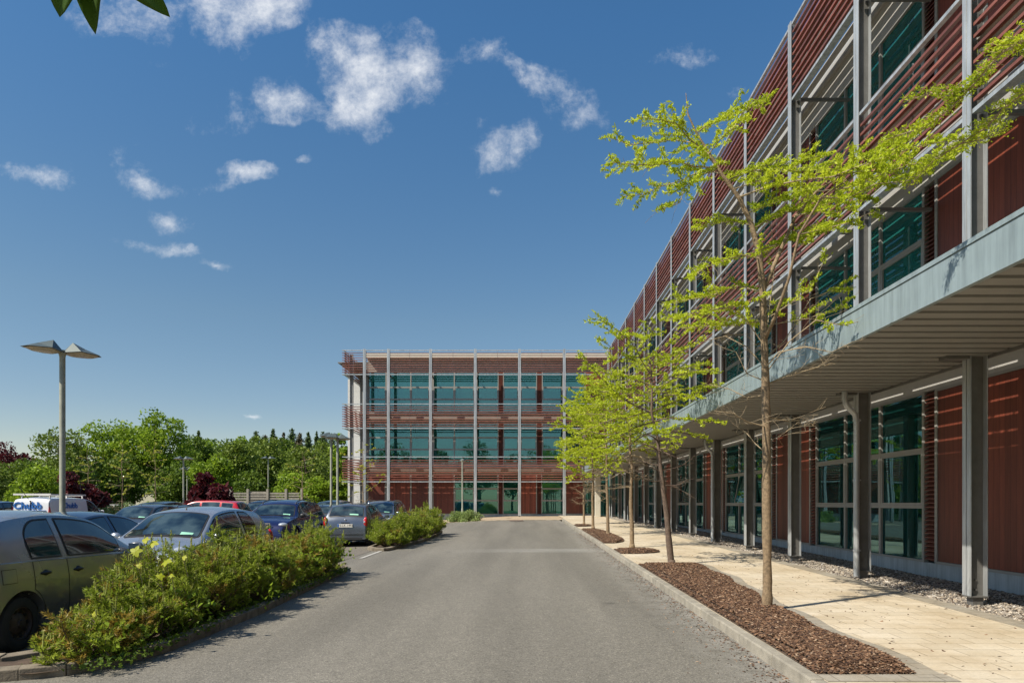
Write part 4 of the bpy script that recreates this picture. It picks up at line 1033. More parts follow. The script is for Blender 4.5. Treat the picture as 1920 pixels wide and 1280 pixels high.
# ================================================================== BACKGROUND TREES
def bigtree(name, label, px, topy, wpx, Y, m, seed, base_frac=.12, ls=.22, n=9000, clumps=55, group='trees along the far edge of the car park', conic=False, basepx=None, cat='tree', dark=False):
    global rng
    rng = np.random.default_rng(seed); x = (px - VX) / F * Y; z0 = gz(x, Y) - .05; top = CZ + (VY - topy) / F * Y; H = top - z0; W = wpx / F * Y
    T = thing(name, label, cat, (x, Y, z0), group=group)
    tr = MB(); tr.tube([(0, 0, 0), (.1 * rng.normal(), 0, H * .4), (.2 * rng.normal(), 0, H * .8)], [max(.05, .022 * H), .015 * H, .004 * H], 8)
    zc = H * (base_frac + (1 - base_frac) * .5); rz = H * (1 - base_frac) * .5
    if conic:
        lay = rng.random(clumps) ; cz = H * (base_frac + (1 - base_frac) * lay); rad = W * .5 * (1 - lay) ** .8 + .1; a = rng.random(clumps) * 6.28; q = .45 + .55 * rng.random(clumps)
        cc = np.stack([np.cos(a) * rad * q, np.sin(a) * rad * q, cz], 1); cr = .12 * W * (1.2 - .8 * lay) + .1; flat = .35
    else:
        d = rng.normal(size=(clumps, 3)); d /= np.linalg.norm(d, axis=1, keepdims=True); d *= (.35 + .65 * rng.random((clumps, 1)) ** .5)
        d[:, 2] = np.where(d[:, 2] < -.5, d[:, 2] * .6, d[:, 2])
        cc = d * [W * .42, W * .42, rz * .84] + [0, 0, zc]; cr = (.09 + .10 * rng.random(clumps)) * min(W, H) + .12; flat = .75
    for i in range(min(14, clumps)):
        b = np.array([0, 0, max(.2 * H, cc[i][2] * .55)]); tr.tube([b, (b + cc[i]) / 2 + [0, 0, .1], cc[i]], [.008 * H, .005 * H, .002 * H], 5)
    idx = rng.integers(0, clumps, n); dd = rng.normal(size=(n, 3)); dd /= np.linalg.norm(dd, axis=1, keepdims=True)
    c = cc[idx] + dd * (cr[idx] if hasattr(cr, '__len__') else cr)[:, None] * (.55 + .6 * rng.random((n, 1))) * [1, 1, flat]
    c[:, 2] = np.maximum(c[:, 2], .1)
    if conic:
        lay = rng.random(n) ** 1.35; whorl = np.floor(lay * 15 + .8 * rng.random(n)); ph = whorl * 2.1; a = rng.random(n) * 6.28
        arms = .62 + .38 * np.cos(a * 5 + ph); rad = (W * .5 * (1 - lay) ** .85 + .06) * arms * (.25 + .75 * rng.random(n) ** .5)
        zz = H * (base_frac + (1 - base_frac) * (.02 * np.sin(a * 3 + whorl) + whorl / 15.8 + .05 * rng.random(n))) - rad * .25; c = np.stack([np.cos(a) * rad, np.sin(a) * rad, zz], 1)
        c[:, 2] = np.maximum(c[:, 2], .1); dd = np.stack([np.cos(a), np.sin(a), -.2 + 0 * a], 1)
    V, Fq = leaves(c, dd * .6 + rng.normal(size=(n, 3)), ls, ls * .62); npmesh('crown', V, Fq, MT[m], T)
    tr.build('trunk', MT['bark_dark'], T, smooth=True); return T
BT = [ # px, top, width, Y, kind, frac, label
 (10, 828, 110, 62, 'purple', .2, 'dark red leaved tree at the far left edge of the picture'),
 (-60, 850, 150, 50, 'mid', .0, 'green thicket tree just at the left frame edge'),
 (40, 856, 130, 54, 'green', .0, 'leafy green tree in front of the dark red one at the far left'),
 (112, 800, 120, 64, 'mid', .05, 'rounded mid green tree behind the tall near lamp post'),
 (75, 872, 110, 46, 'bright', .0, 'low light green bushy tree left of the white van'),
 (140, 860, 70, 55, 'green', .0, 'green tree rising just left of the first red leaved bush'),
 (195, 776, 120, 68, 'bright', .18, 'left crown of the tallest bright green trees on the skyline'),
 (250, 770, 130, 70, 'bright', .2, 'middle crown of the tallest bright green trees on the skyline'),
 (300, 760, 100, 69, 'bright', .2, 'tallest bright green tree, highest crown on the left skyline'),
 (225, 840, 120, 66, 'green', .0, 'dark green tree filling in below the tallest bright crowns'),
 (330, 858, 90, 64, 'green', .0, 'shady green tree behind the two small car park lamps'),
 (365, 812, 90, 85, 'green', .05, 'dark round tree right of the tallest bright tree'),
 (405, 845, 90, 60, 'bright', .05, 'yellow green tree above the second red leaved bush'),
 (440, 816, 80, 72, 'mid', .05, 'mid green tree left of the wooden screen fence'),
 (452, 806, 60, 88, 'bright', .05, 'fresh green treetop on the skyline above the wooden fence'),
 (500, 814, 90, 78, 'mid', .0, 'green tree behind the wooden screen fence'),
 (520, 812, 55, 92, 'brownish', .1, 'thin brownish tree on the skyline among the evergreens'),
 (575, 826, 105, 62, 'mid', .05, 'willow like grey green tree right of the fence'),
 (548, 880, 70, 58, 'bright', .0, 'low bright green bush tree behind the dark blue off-road car'),
 (595, 892, 60, 56, 'bright', .0, 'low bright green bush left of the twin lamp posts'),
 (638, 800, 46, 76, 'bright', .05, 'narrow bright tree seen just left of the far building corner'),
 (640, 880, 46, 60, 'bright', .0, 'bright green shrub tree low beside the far building corner'),
 (470, 880, 80, 60, 'green', .0, 'dark green bushes behind the left end of the wooden fence'),
]
for i, (px, ty, w, Y, m, bf, lb) in enumerate(BT):
    bigtree('tree', lb, px, ty, w, Y, m, 400 + i, bf, ls=.0042 * Y, n=6500, clumps=60, conic=(m == 'conifer'))
BT2 = [(372, 818, 'bright', 'sunlit treetop between two evergreens'), (418, 820, 'green', 'dark rounded treetop left of centre of the skyline'), (476, 812, 'mid', 'olive treetop above the left end of the wooden fence'), (536, 815, 'green', 'dull green treetop above the right end of the wooden fence'), (608, 818, 'mid', 'olive treetop just left of the twin lamp posts')]
for i, (px, ty, m, lb) in enumerate(BT2): bigtree('tree', lb, px, ty, 95, 88, m, 460 + i, .0, ls=.36, n=7000, clumps=70)
cf = [(372, 806, 'conifer'), (480, 803, 'conifer'), (497, 806, 'brownish'), (512, 801, 'conifer'), (532, 804, 'brownish'), (548, 802, 'conifer'), (562, 806, 'brownish'), (578, 801, 'conifer'), (594, 806, 'conifer'), (606, 803, 'conifer'), (622, 812, 'conifer')]
words = ['first', 'second', 'third', 'fourth', 'fifth', 'sixth', 'seventh', 'eighth', 'ninth', 'tenth', 'eleventh', 'twelfth', 'thirteenth', 'fourteenth']
for i, (px, ty, m) in enumerate(cf):
    bigtree('spruce_tree', f'pointed far treetop on the skyline, {words[i]} of the row counted from the left', px, ty + (i * 7 % 5) * 2 + 3, 90 + (i * 11 % 4) * 26, 96 + (i % 3) * 5, m, 500 + i, .02, ls=.24, n=11000, clumps=70, conic=True, group='spruces on the far skyline')
# far-off wood that closes the gaps
rng = np.random.default_rng(9); n = 80000
az = rng.random(n); X = -150 + 142 * az; Hh = 5.2 + np.where(X > -64, 4.6, 0) + 1.2 * np.sin(X * .21) + 1.0 * np.sin(X * .57 + 1) + .8 * np.sin(X * 1.3)
Z = Hh * rng.random(n) ** .7; Yy = 112 + 5 * rng.normal(size=n) + (Z * .5); c = np.stack([X, Yy, Z + .2], 1)
V, Fq = leaves(c, rng.normal(size=(n, 3)), .55, .4); o = npmesh('distant_wood', V, Fq, MT['green']); tag(o, 'far-off dark green wood closing the background behind the car park', kind='stuff')
for i, (tx, ty_, th) in enumerate(((-17, -26, 13), (-9, -34, 15), (-2, -30, 12), (5, -36, 14.5), (-26, -30, 14), (-34, -20, 11))):
    Ym = 100.0; o = bigtree('tree', f'broad tree behind the viewpoint, mirrored in the far windows, {words[i]} of six', VX, VY - (th - CZ) / Ym * F, (th * .75) / Ym * F, Ym, 'green', 800 + i, .12, ls=.4, n=5000, clumps=50, group='trees behind the viewpoint')
    o.location = (tx, ty_, 0)
# purple maples, thin larch like trees
bigtree('purple_maple', 'dark red leaved bushy maple behind the white van', 150, 876, 84, 44, 'purple', 601, .0, ls=.24, n=4600, clumps=19, group='red leaved maples in the car park')
bigtree('purple_maple', 'dark red leaved bushy maple behind the bright red car', 394, 880, 84, 35.6, 'purple', 602, .0, ls=.24, n=4600, clumps=19, group='red leaved maples in the car park')
for i, (px, ty, Y, lb) in enumerate(((166, 838, 46, 'sparse yellow young tree above the first red leaved maple'), (229, 828, 47, 'thin yellow young tree with bare top, left of the pair behind the parked cars'), (291, 826, 47, 'thin yellow young tree right of the pair behind the parked cars'), (567, 842, 50, 'thin bare topped young tree by the right end of the wooden fence'), (681, 826, 49, 'slender young tree with flat yellow sprays before the left corner of the far building'))):
    x = (px - VX) / F * Y; H = CZ + (VY - ty) / F * Y - gz(x, Y)
    row_tree(0, 0, H, .28, .95 if px != 681 else 1.5, 700 + i, lb, dens=.55 if px != 567 else .15, trr=.05, leaf='lime2', bark='bark', group='young yellow trees round the car park', base=(x, Y, gz(x, Y)), step=.2, lsize=.13, n_l=22)
# hedge strip and distant wall pieces
rng = np.random.default_rng(12); n = 14000; X = -46 + 22 * rng.random(n); c = np.stack([X, 56 + 1.2 * rng.random(n), .1 + 1.35 * rng.random(n) ** .8 * (1 + .15 * np.sin(X * 3))], 1)
V, Fq = leaves(c, rng.normal(size=(n, 3)) + [0, 0, 1], .28, .10); o = npmesh('hedge', V, Fq, MT['laurel']); tag(o, 'low light green hedge behind the last row of cars, under the young trees', 'hedge')
hb = thing('low_building', 'low beige building glimpsed between trunks behind the hedge', 'building', (-43, 76, .1))
for a, b, mname, nm in (((-11, 11, 0, 6, 0, 3.4), None, 'beige', 'wall'), ((-11.4, 11.4, -.5, 6.4, 3.4, 3.65), None, 'roof', 'roof')):
    MB().box(*a).build(nm, MT[mname], hb)
for q in (-8.5, -3, 2.5, 7): 
    w = MB(); w.box(q, q + 2.2, -.06, -.01, .9, 2.4); o = w.build('window', MT['galv_dark'], hb)
MB().box(-3.4, 3.4, 0, .2, 0, 1.0).build('white_wall', MT['white']); o = bpy.data.objects['white_wall']; o.location = (-37.0, 62, .45); tag(o, 'short white boundary wall behind the hedge near the red car', 'wall')
# wooden screen fence
fe = thing('screen_fence', 'grey brown timber slat fence with posts behind the dark cars', 'fence', (-20.4, 52, .1))
mb = MB()
for i in range(10): mb.box(-3.2, 3.4, -.02, .02, .35 + i * .2, .47 + i * .2)
mb.build('slats', MT['fence'], fe)
for q in (-3.3, -1.9, -.6, .9, 2.3, 3.5): MB().box(q, q + .16, -.1, .1, 0, 2.55).build('post', MT['fence'], fe)
mb = MB(); mb.box(-.5, .85, .025, .05, .3, 2.35); mb.build('board', MT['fence'], fe)

# ================================================================== LAMPS
def lamp_head(mb, ln, x0, s, yaw, size=1.0):
    """wedge shaped hood: a folded roof, pointed outwards, lens underneath"""
    def T(x, y, z): return (x0 + s * x * size * math.cos(yaw) - y * size * math.sin(yaw), s * x * size * math.sin(yaw) + y * size * math.cos(yaw), z * size)
    w = .30; L_ = .62; v = [T(0, -w*.35, .03), T(.25, -w, .06), (T(L_, -w * .55, .06)), T(L_ + .1, 0, .05), T(L_, w * .55, .06), T(.25, w, .06), T(0, w*.35, .03)]
    r0, r1 = T(.17, -.06, .26), T(.22, .1, .24); r2 = T(.42, 0, .17)
    n = len(mb.v); mb.v += v + [r0, r1, r2]
    for f in ((0,1,7),(1,2,9,7),(2,3,9),(3,4,9),(4,5,8,9),(5,6,8),(6,0,7,8),(7,9,8)): mb.f.append(tuple(n + i for i in f)); mb.m.append(0)
    mb.f.append((n+6, n+5, n+4, n+3, n+2, n+1, n)); mb.m.append(0)
    c = [Vector(q) for q in v]; cen = sum(c, Vector()) / 7
    lo = [tuple(cen + (q - cen) * .86 + Vector((0, 0, -.008))) for q in c]; lo2 = [tuple(cen + (q - cen) * .5 + Vector((0, 0, -.055))) for q in c]
    n = len(ln.v); ln.v += lo + lo2
    for i in range(7): ln.f.append((n+i, n+(i+1)%7, n+7+(i+1)%7, n+7+i)); ln.m.append(0)
    ln.f.append(tuple(n + 7 + i for i in range(7))); ln.m.append(0)
def lamp(px, topy, Y, label, heads=2, yaw=0.5, r=.055, size=1.0):
    x = (px - VX) / F * Y; z0 = gz(x, Y); zt = CZ + (VY - topy) / F * Y - z0
    T = thing('street_lamp', label, 'street lamp', (x, Y, z0), group='grey car park lamp posts')
    mb = MB(); mb.tube([(0, 0, 0), (0, 0, .9), (0, 0, .95), (0, 0, zt - .22)], [r * 1.35, r * 1.35, r, r], 16); mb.tube([(0, 0, zt - .25), (0, 0, zt - .12)], [r, r * 1.6], 12)
    mb.build('pole', MT['pole'], T, smooth=True, angle=35)
    for i in range(heads):
        m2 = MB(); ln = MB(); lamp_head(m2, ln, 0.0, 1 if i == 0 else -1, yaw, size); 
        for m_ in (m2, ln): m_.v = [(a, b, c + zt - .2) for a, b, c in m_.v]
        h = m2.build('lamp_head', MT['lamp'], T); ln.build('lens', MT['lens'], h)
    return T
lamp(117, 646, 14.0, 'tall near lamp post with two wedge shaped heads, rising behind the grey hatchback', yaw=.85)
lamp(344, 856, 49, 'lamp post with twin heads before the shady trees, left of the second red maple', yaw=.3)
lamp(351, 876, 60, 'farther lamp post peeping out just behind another one, above the red car', yaw=.3)
lamp(621, 813, 31.5, 'left pole of the two close lamp posts beside the far building corner', yaw=1.1)
lamp(633, 815, 30, 'right pole of the two close lamp posts beside the far building corner', yaw=.9)
lamp(867, 859, 46.5, 'slim single headed lamp post standing in the low shrub before the far facade', heads=1, yaw=1.55, size=.8)
lamp(503, 856, 64, 'small distant lamp post among the trees over the wooden fence', yaw=.3)
# bollards / bike stand at the entrance
for px, py, h, lb in ((1143, 972, .95, 'thin steel bollard nearest the entrance glazing'), (1147, 973, 1.0, 'second thin steel bollard before the entrance glazing'), (1177, 978, .9, 'thin steel bollard beside the columns left of the bicycle')):
    p = gp(px, py); T = MB(); T.tube([(0, 0, 0), (0, 0, h)], [.035, .035], 12); T.lathe([(.0, h + .02), (.03, h + .012), (.036, h)], n=12); o = T.build('bollard', MT['galv'], smooth=True, angle=40)
    o.location = (p[0], p[1], pz(p[1])); tag(o, lb, 'bollard', 'steel bollards at the entrance')
# ================================================================== VEHICLES
def paint(name, col, metal=.7, rough=.22):
    m, nt, b = newmat(name); L = nt.links.new
    tc = N(nt, 'ShaderNodeTexCoord'); ns = N(nt, 'ShaderNodeTexNoise', i_Scale=2.2, i_Detail=5.0); L(tc.outputs['Object'], ns.inputs['Vector'])
    sx = N(nt, 'ShaderNodeSeparateXYZ'); L(tc.outputs['Object'], sx.inputs[0])
    dirt = ramp(nt, [(0, (.22,) * 3), (.3, (0,) * 3)]); L(sx.outputs[2], dirt.inputs['Fac'])
    mul = N(nt, 'ShaderNodeMath', operation='MULTIPLY'); L(dirt.outputs[0], mul.inputs[0]); L(ns.outputs['Fac'], mul.inputs[1])
    mx = N(nt, 'ShaderNodeMixRGB'); mx.inputs[1].default_value = (*col, 1); mx.inputs[2].default_value = (.24, .22, .19, 1); L(mul.outputs[0], mx.inputs[0])
    L(mx.outputs[0], b.inputs['Base Color']); b.inputs['Metallic'].default_value = metal
    rr = N(nt, 'ShaderNodeMapRange'); L(ns.outputs['Fac'], rr.inputs['Value']); rr.inputs['To Min'].default_value = rough - .06; rr.inputs['To Max'].default_value = rough + .12
    L(rr.outputs[0], b.inputs['Roughness']); b.inputs['Coat Weight'].default_value = .8; b.inputs['Coat Roughness'].default_value = .06
    return m
MT['tyre'] = mat('tyre_rubber', (.025, .025, .024), .85, vary=.3, scale=9)
MT['steelrim'] = mat('rusty_steel_rim', (.07, .05, .04), .6, metal=.3, vary=.5, scale=12)
MT['alloy'] = mat('alloy_rim', (.42, .43, .44), .35, metal=.7)
MT['trim'] = mat('black_plastic', (.02, .02, .021), .5)
MT['seam'] = mat('panel_gap', (.012, .012, .012), .9)
MT['chrome'] = mat('chrome', (.7, .7, .7), .12, metal=1.)
MT['red'] = mat('red_lens', (.55, .012, .015), .15, coat=.6)
MT['clear'] = mat('clear_lens', (.62, .64, .66), .08, metal=.4, coat=1.)
MT['plate'] = mat('number_plate', (.78, .75, .66), .4, vary=.05)
MT['plateblue'] = mat('plate_blue', (.02, .12, .42), .4)
MT['ink'] = mat('plate_ink', (.02, .02, .03), .5)
MT['sticker'] = mat('green_sticker', (.30, .62, .45), .5)
MT['seat'] = mat('seat_fabric', (.05, .05, .055), .9)
MT['blue'] = mat('blue_lettering', (.015, .13, .42), .4)
MT['cglass'] = glassmat('car_glass', (.30, .38, .37), 1.75, (.86, .95, 1.0))
def interp(prof, x):
    if x <= prof[0][0]: return prof[0][1]
    for (x0, z0), (x1, z1) in zip(prof[:-1], prof[1:]):
        if x <= x1: return z0 + (z1 - z0) * (x - x0) / (x1 - x0)
    return prof[-1][1]
def smoothprof(prof, n=4):
    """Catmull-Rom subdivision with the given points kept"""
    P = [np.array(p, float) for p in prof]; out = []
    for i in range(len(P) - 1):
        p0 = P[max(i-1, 0)]; p1 = P[i]; p2 = P[i+1]; p3 = P[min(i+2, len(P)-1)]
        for j in range(n):
            t = j / n; q = .5 * ((2*p1) + (-p0 + p2)*t + (2*p0 - 5*p1 + 4*p2 - p3)*t*t + (-p0 + 3*p1 - 3*p2 + p3)*t**3); out.append((float(q[0]), float(q[1])))
    out.append(tuple(P[-1])); out = sorted(out); return out
KINDS_ = {
 'hatch': dict(L=3.72, W=1.66, H=1.52, belt=(.97, .90), roofw=.56, wr=.295, wx=(.62, 3.05),
    prof=[(0, .52), (.02, .74), (.06, .90), (.12, 1.02), (.26, 1.24), (.42, 1.40), (.62, 1.465), (1.0, 1.505), (1.45, 1.52), (1.9, 1.49), (2.25, 1.41), (2.62, 1.18), (2.93, 1.0), (3.2, .93), (3.45, .84), (3.62, .72), (3.70, .56), (3.72, .45)],
    ws=(2.22, 2.90), rw=(.135, .43), sw=[(.80, 1.33), (1.43, 2.55)], doors=[(.80, 1.37), (1.385, 2.42)], light='round'),
 'saloon': dict(L=4.45, W=1.74, H=1.44, belt=(.95, .90), roofw=.56, wr=.31, wx=(.85, 3.5),
    prof=[(0, .55), (.03, .8), (.10, .96), (.45, 1.02), (.75, 1.06), (1.0, 1.22), (1.25, 1.35), (1.6, 1.42), (2.05, 1.44), (2.5, 1.40), (2.75, 1.32), (3.1, 1.12), (3.4, .96), (3.8, .90), (4.15, .80), (4.38, .68), (4.45, .5)],
    ws=(2.72, 3.36), rw=(.78, 1.22), sw=[(1.02, 1.95), (2.05, 3.05)], doors=[(1.05, 1.98), (2.0, 2.95)], light='flat'),
 'estate': dict(L=4.5, W=1.76, H=1.47, belt=(.95, .90), roofw=.57, wr=.31, wx=(.8, 3.55),
    prof=[(0, .55), (.03, .85), (.10, 1.0), (.22, 1.22), (.38, 1.38), (.7, 1.44), (1.4, 1.47), (2.1, 1.46), (2.5, 1.42), (2.8, 1.32), (3.15, 1.12), (3.45, .97), (3.85, .9), (4.2, .8), (4.43, .68), (4.5, .5)],
    ws=(2.74, 3.4), rw=(.12, .37), sw=[(.45, 1.0), (1.08, 1.98), (2.06, 3.08)], doors=[(1.1, 2.0), (2.02, 2.98)], light='flat', rails=1),
 'suv': dict(L=4.6, W=1.88, H=1.68, belt=(1.08, 1.03), roofw=.62, wr=.36, wx=(.9, 3.65),
    prof=[(0, .55), (.02, .9), (.08, 1.1), (.22, 1.36), (.42, 1.56), (.8, 1.63), (1.5, 1.68), (2.2, 1.66), (2.6, 1.60), (2.85, 1.5), (3.2, 1.25), (3.45, 1.11), (3.85, 1.05), (4.2, .98), (4.45, .86), (4.56, .68), (4.6, .5)],
    ws=(2.83, 3.42), rw=(.10, .40), sw=[(.5, 1.05), (1.13, 2.02), (2.1, 3.05)], doors=[(1.1, 2.05), (2.07, 3.0)], light='flat', rails=1),
 'mpv': dict(L=4.3, W=1.76, H=1.62, belt=(1.0, .95), roofw=.60, wr=.31, wx=(.75, 3.4),
    prof=[(0, .55), (.02, .85), (.08, 1.05), (.2, 1.32), (.36, 1.52), (.8, 1.58), (1.5, 1.62), (2.2, 1.6), (2.5, 1.54), (2.8, 1.4), (3.2, 1.14), (3.45, 1.03), (3.8, .96), (4.1, .84), (4.25, .68), (4.3, .5)],
    ws=(2.62, 3.38), rw=(.10, .35), sw=[(.45, 1.0), (1.08, 1.95), (2.03, 3.05)], doors=[(1.05, 1.97), (1.99, 2.9)], light='flat', rails=1),
 'van': dict(L=4.2, W=1.80, H=1.80, belt=(1.12, 1.05), roofw=.74, wr=.31, wx=(.75, 3.4),
    prof=[(0, .5), (.01, .8), (.03, 1.2), (.06, 1.55), (.12, 1.70), (.26, 1.765), (.6, 1.79), (1.4, 1.80), (2.2, 1.78), (2.6, 1.70), (2.85, 1.58), (3.15, 1.34), (3.4, 1.12), (3.7, 1.04), (4.0, .92), (4.15, .72), (4.2, .5)],
    ws=(2.85, 3.34), rw=None, sw=[(2.35, 3.12)], doors=[(2.2, 3.1)], light='tall', rails=0),
}
class Body:
    def __init__(s, k):
        s.k = k; s.prof = smoothprof(k['prof'], 4); s.L = k['L']; s.W2 = k['W'] / 2; s.roofw = k['roofw']; s.R = k['wr'] + .055
    def w(s, x):
        d = min(x, s.L - x); q = max(0, 1 - d / .55); e = .17 if x > s.L / 2 else (.10 if s.k['light'] == 'tall' else .15)
        return s.W2 * (1 - e * q ** 2.3)
    def zt(s, x): return interp(s.prof, x)
    def belt(s, x):
        b0, b1 = s.k['belt']; return min(lerp(b0, b1, x / s.L), s.zt(x) - .05)
    def zl(s, x):
        z = .19 + .08 * max(0, 1 - min(x, s.L - x) / .3)
        for wx in s.k['wx']:
            d = abs(x - wx)
            if d < s.R: z = max(z, s.k['wr'] + math.sqrt(max(0, s.R ** 2 - d * d)))
        return min(z, s.belt(x) - .03)
    def yl(s, x, z):
        """half width on the lower body"""
        b = max(.5, s.belt(x)); t = (z - .19) / (b - .19); t = min(1, max(0, t))
        f = .945 + .055 * sm(t / .35) if t < .35 else 1.0 - .045 * max(0, (t - .6) / .4) ** 1.6 - .006 * math.exp(-((t - .62) / .04) ** 2)
        return s.w(x) * f
    def wr(s, x):
        h = s.zt(x) - s.belt(x); full = s.k['H'] - lerp(*s.k['belt'], .5); t = min(1, max(0, (h - .06) / (full - .06)))
        return lerp(s.w(x) * .90, s.roofw, t ** 1.0)
    def cr(s, x): return lerp(.035, .065, min(1, (s.zt(x) - s.belt(x)) / .4))
    def top(s, x, y):
        u = min(1, abs(y) / s.wr(x)); return s.zt(x) - s.cr(x) * u ** 2.4
    def yu(s, x, z):
        """half width on the glasshouse side"""
        b = s.belt(x); e = s.zt(x) - s.cr(x); t = min(1, max(0, (z - b) / max(.01, e - b)))
        y0 = s.yl(x, b) - .012; y1 = s.wr(x); return lerp(y0, y1, t) + .012 * math.sin(math.pi * t)
    def build(s, name, m, par):
        xs = set(round(v, 3) for v, _ in s.prof)
        for wx in s.k['wx']:
            for i in range(17): xs.add(round(wx + s.R * math.cos(math.pi * i / 16) * .9999, 4))
            xs.add(round(wx + s.R + .004, 4)); xs.add(round(wx - s.R - .004, 4))
        for i in range(24): xs.add(round(s.L * i / 23, 3))
        xs = sorted(x for x in xs if 0 <= x <= s.L); xs = [x for i, x in enumerate(xs) if i == 0 or x - xs[i-1] > .003]
        V = []; Fc = []; rows = []
        for x in xs:
            zl, b = s.zl(x), s.belt(x); half = [(0, zl), (s.yl(x, zl) - .06, zl), (s.yl(x, zl), zl + .008)]
            for t in (.15, .35, .5, .6, .68, .8, .92): z = lerp(zl, b, t); half.append((s.yl(x, z), z))
            half.append((s.yl(x, b), b)); half.append((s.yl(x, b) - .012, b + .006))
            e = s.zt(x) - s.cr(x)
            for t in (.25, .5, .75, .93): z = lerp(b + .006, e, t); half.append((s.yu(x, z), z))
            wr = s.wr(x)
            for u in (.985, .95, .88, .75, .5, .25, 0): half.append((wr * u, s.top(x, wr * u)))
            ring = [(y, z) for y, z in half] + [(-y, z) for y, z in reversed(half[1:-1])]
            rows.append(len(V)); V += [(x, y, z) for y, z in ring]; n = len(ring)
        for i in range(len(xs) - 1):
            for j in range(n): Fc.append((rows[i] + j, rows[i] + (j+1) % n, rows[i+1] + (j+1) % n, rows[i+1] + j))
        mb = MB(); mb.v = V; mb.f = Fc + [tuple(range(rows[0], rows[0] + n)), tuple(range(rows[-1], rows[-1] + n))]; mb.m = [0] * len(mb.f)
        return mb.build(name, m, par, smooth=True, angle=38)
def patch(fn, u0, u1, v0f, v1f, nu, nv):
    """grid patch; fn(u,v)->(x,y,z)"""
    V = []; Fc = []
    for i in range(nu + 1):
        u = lerp(u0, u1, i / nu); a, b = v0f(u), v1f(u)
        for j in range(nv + 1): V.append(fn(u, lerp(a, b, j / nv)))
        if i:
            for j in range(nv): k = (nv + 1); Fc.append(((i-1)*k + j, (i-1)*k + j + 1, i*k + j + 1, i*k + j))
    return V, Fc
def addpatch(mb, V, Fc):
    n = len(mb.v); mb.v += V; mb.f += [tuple(n + i for i in f) for f in Fc]; mb.m += [mb.mi] * len(Fc)
WHEELS = {}
def wheel(par, x, y, r, style, front=False):
    s = 1 if y > 0 else -1
    key = (r, style, s)
    if key not in WHEELS:
        w = .10; t = MB(); t.lathe([(r * .62, -w * .9), (r * .80, -w), (r * .95, -w * .85), (r, -w * .45), (r, w * .45), (r * .95, w * .85), (r * .80, w), (r * .62, w * .9)], 'y', n=36)
        g = MB(); o = s * w * .82; d = s * .03
        g.lathe([(r * .64, o * .95), (r * .63, o), (r * .58, o + d * .1), (r * .55, o - d * 1.0), (r * .42, o - d * 1.3), (r * .3, o - d * .3), (r * .16, o - d * .1), (r * .14, o + d * .5), (0.001, o + d * .6)], 'y', n=36)
        if style == 'alloy':
            g = MB(); g.lathe([(r * .65, o * .9), (r * .65, o), (r * .59, o + d * .1), (r * .57, o - d * 2), (r * .56, o - d * 2.2)], 'y', n=36); g.lathe([(r * .14, o - d), (r * .13, o + d * .2), (.001, o + d * .3)], 'y', n=18)
            for i in range(7):
                a = 2 * math.pi * i / 7
                p0 = Vector((math.cos(a) * r * .1, o - d * .4, math.sin(a) * r * .1)); p1 = Vector((math.cos(a) * r * .59, o - d * .3, math.sin(a) * r * .59)); g.bar(p0, p1, .045, .03, up=(0, 1, 0))
        h = MB()
        if style == 'steel':
            for i in range(10):
                a = 2 * math.pi * i / 10; cx_, cz_ = math.cos(a) * r * .47, math.sin(a) * r * .47; oo = o - d * 1.12
                h.lathe([(.022, oo - .003), (.022, oo + s * .006), (.001, oo + s * .007)], 'y', (cx_, 0, cz_), 10)
        else:
            h.lathe([(r * .57, o - d * 2.4), (.001, o - d * 2.4)], 'y', n=24)
        WHEELS[key] = (t, g, h)
    t, g, h = WHEELS[key]
    W = t.build('wheel', MT['tyre'], par, smooth=True, angle=50) if not isinstance(WHEELS[key][0], bpy.types.Mesh) else None
    W.location = (x, y, r); g.build('rim', MT['steelrim'] if style == 'steel' else MT['alloy'], W, smooth=True, angle=40); h.build('rim_holes', MT['seam'], W)
def text_mesh(txt, size, ext, m, name, parent, mw, bold=0.):
    cu = bpy.data.curves.new('lettering', 'FONT'); cu.body = txt; cu.size = size; cu.extrude = ext; cu.offset = bold; cu.align_x = 'CENTER'; cu.align_y = 'CENTER'; cu.resolution_u = 3
    o = bpy.data.objects.new('lettering', cu); C.objects.link(o); dg = bpy.context.evaluated_depsgraph_get(); me = bpy.data.meshes.new_from_object(o.evaluated_get(dg))
    bpy.data.objects.remove(o); me.materials.clear(); me.materials.append(m); me.transform(mw)
    q = bpy.data.objects.new(name, me); C.objects.link(q); q.parent = parent; return q
def plate(par, cxp, z, facing, txt=None):
    """number plate at x=cxp facing -x (rear) or +x"""
    s = -1 if facing == 'rear' else 1; mb = MB(); mb.box(cxp, cxp + s * .012, -.26, .26, z - .055, z + .055); p = mb.build('number_plate', MT['plate'], par)
    b = MB(); b.box(cxp + s * .0125, cxp + s * .0135, *( (.215, .258) if s < 0 else (-.258, -.215)), z - .053, z + .053); b.build('plate_band', MT['plateblue'], p)
    if txt:
        rot = Matrix(((0, 0, s, cxp + s * .0125), (s, 0, 0, -.02 * s), (0, 1, 0, z), (0, 0, 0, 1))) if s > 0 else Matrix(((0, 0, -1, cxp - .0125), (-1, 0, 0, -.02), (0, 1, 0, z), (0, 0, 0, 1)))
        text_mesh(txt, .105, .001, MT['ink'], 'plate_lettering', p, rot, .0015)
def ell(mb, c, r, n=12, m=8):
    base = len(mb.v)
    for i in range(m + 1):
        ph = math.pi * i / m
        for j in range(n): th = 2 * math.pi * j / n; mb.v.append((c[0] + r[0] * math.sin(ph) * math.cos(th), c[1] + r[1] * math.sin(ph) * math.sin(th), c[2] + r[2] * math.cos(ph)))
    for i in range(m):
        for j in range(n): mb.f.append((base + i*n + j, base + i*n + (j+1) % n, base + (i+1)*n + (j+1) % n, base + (i+1)*n + j)); mb.m.append(mb.mi)
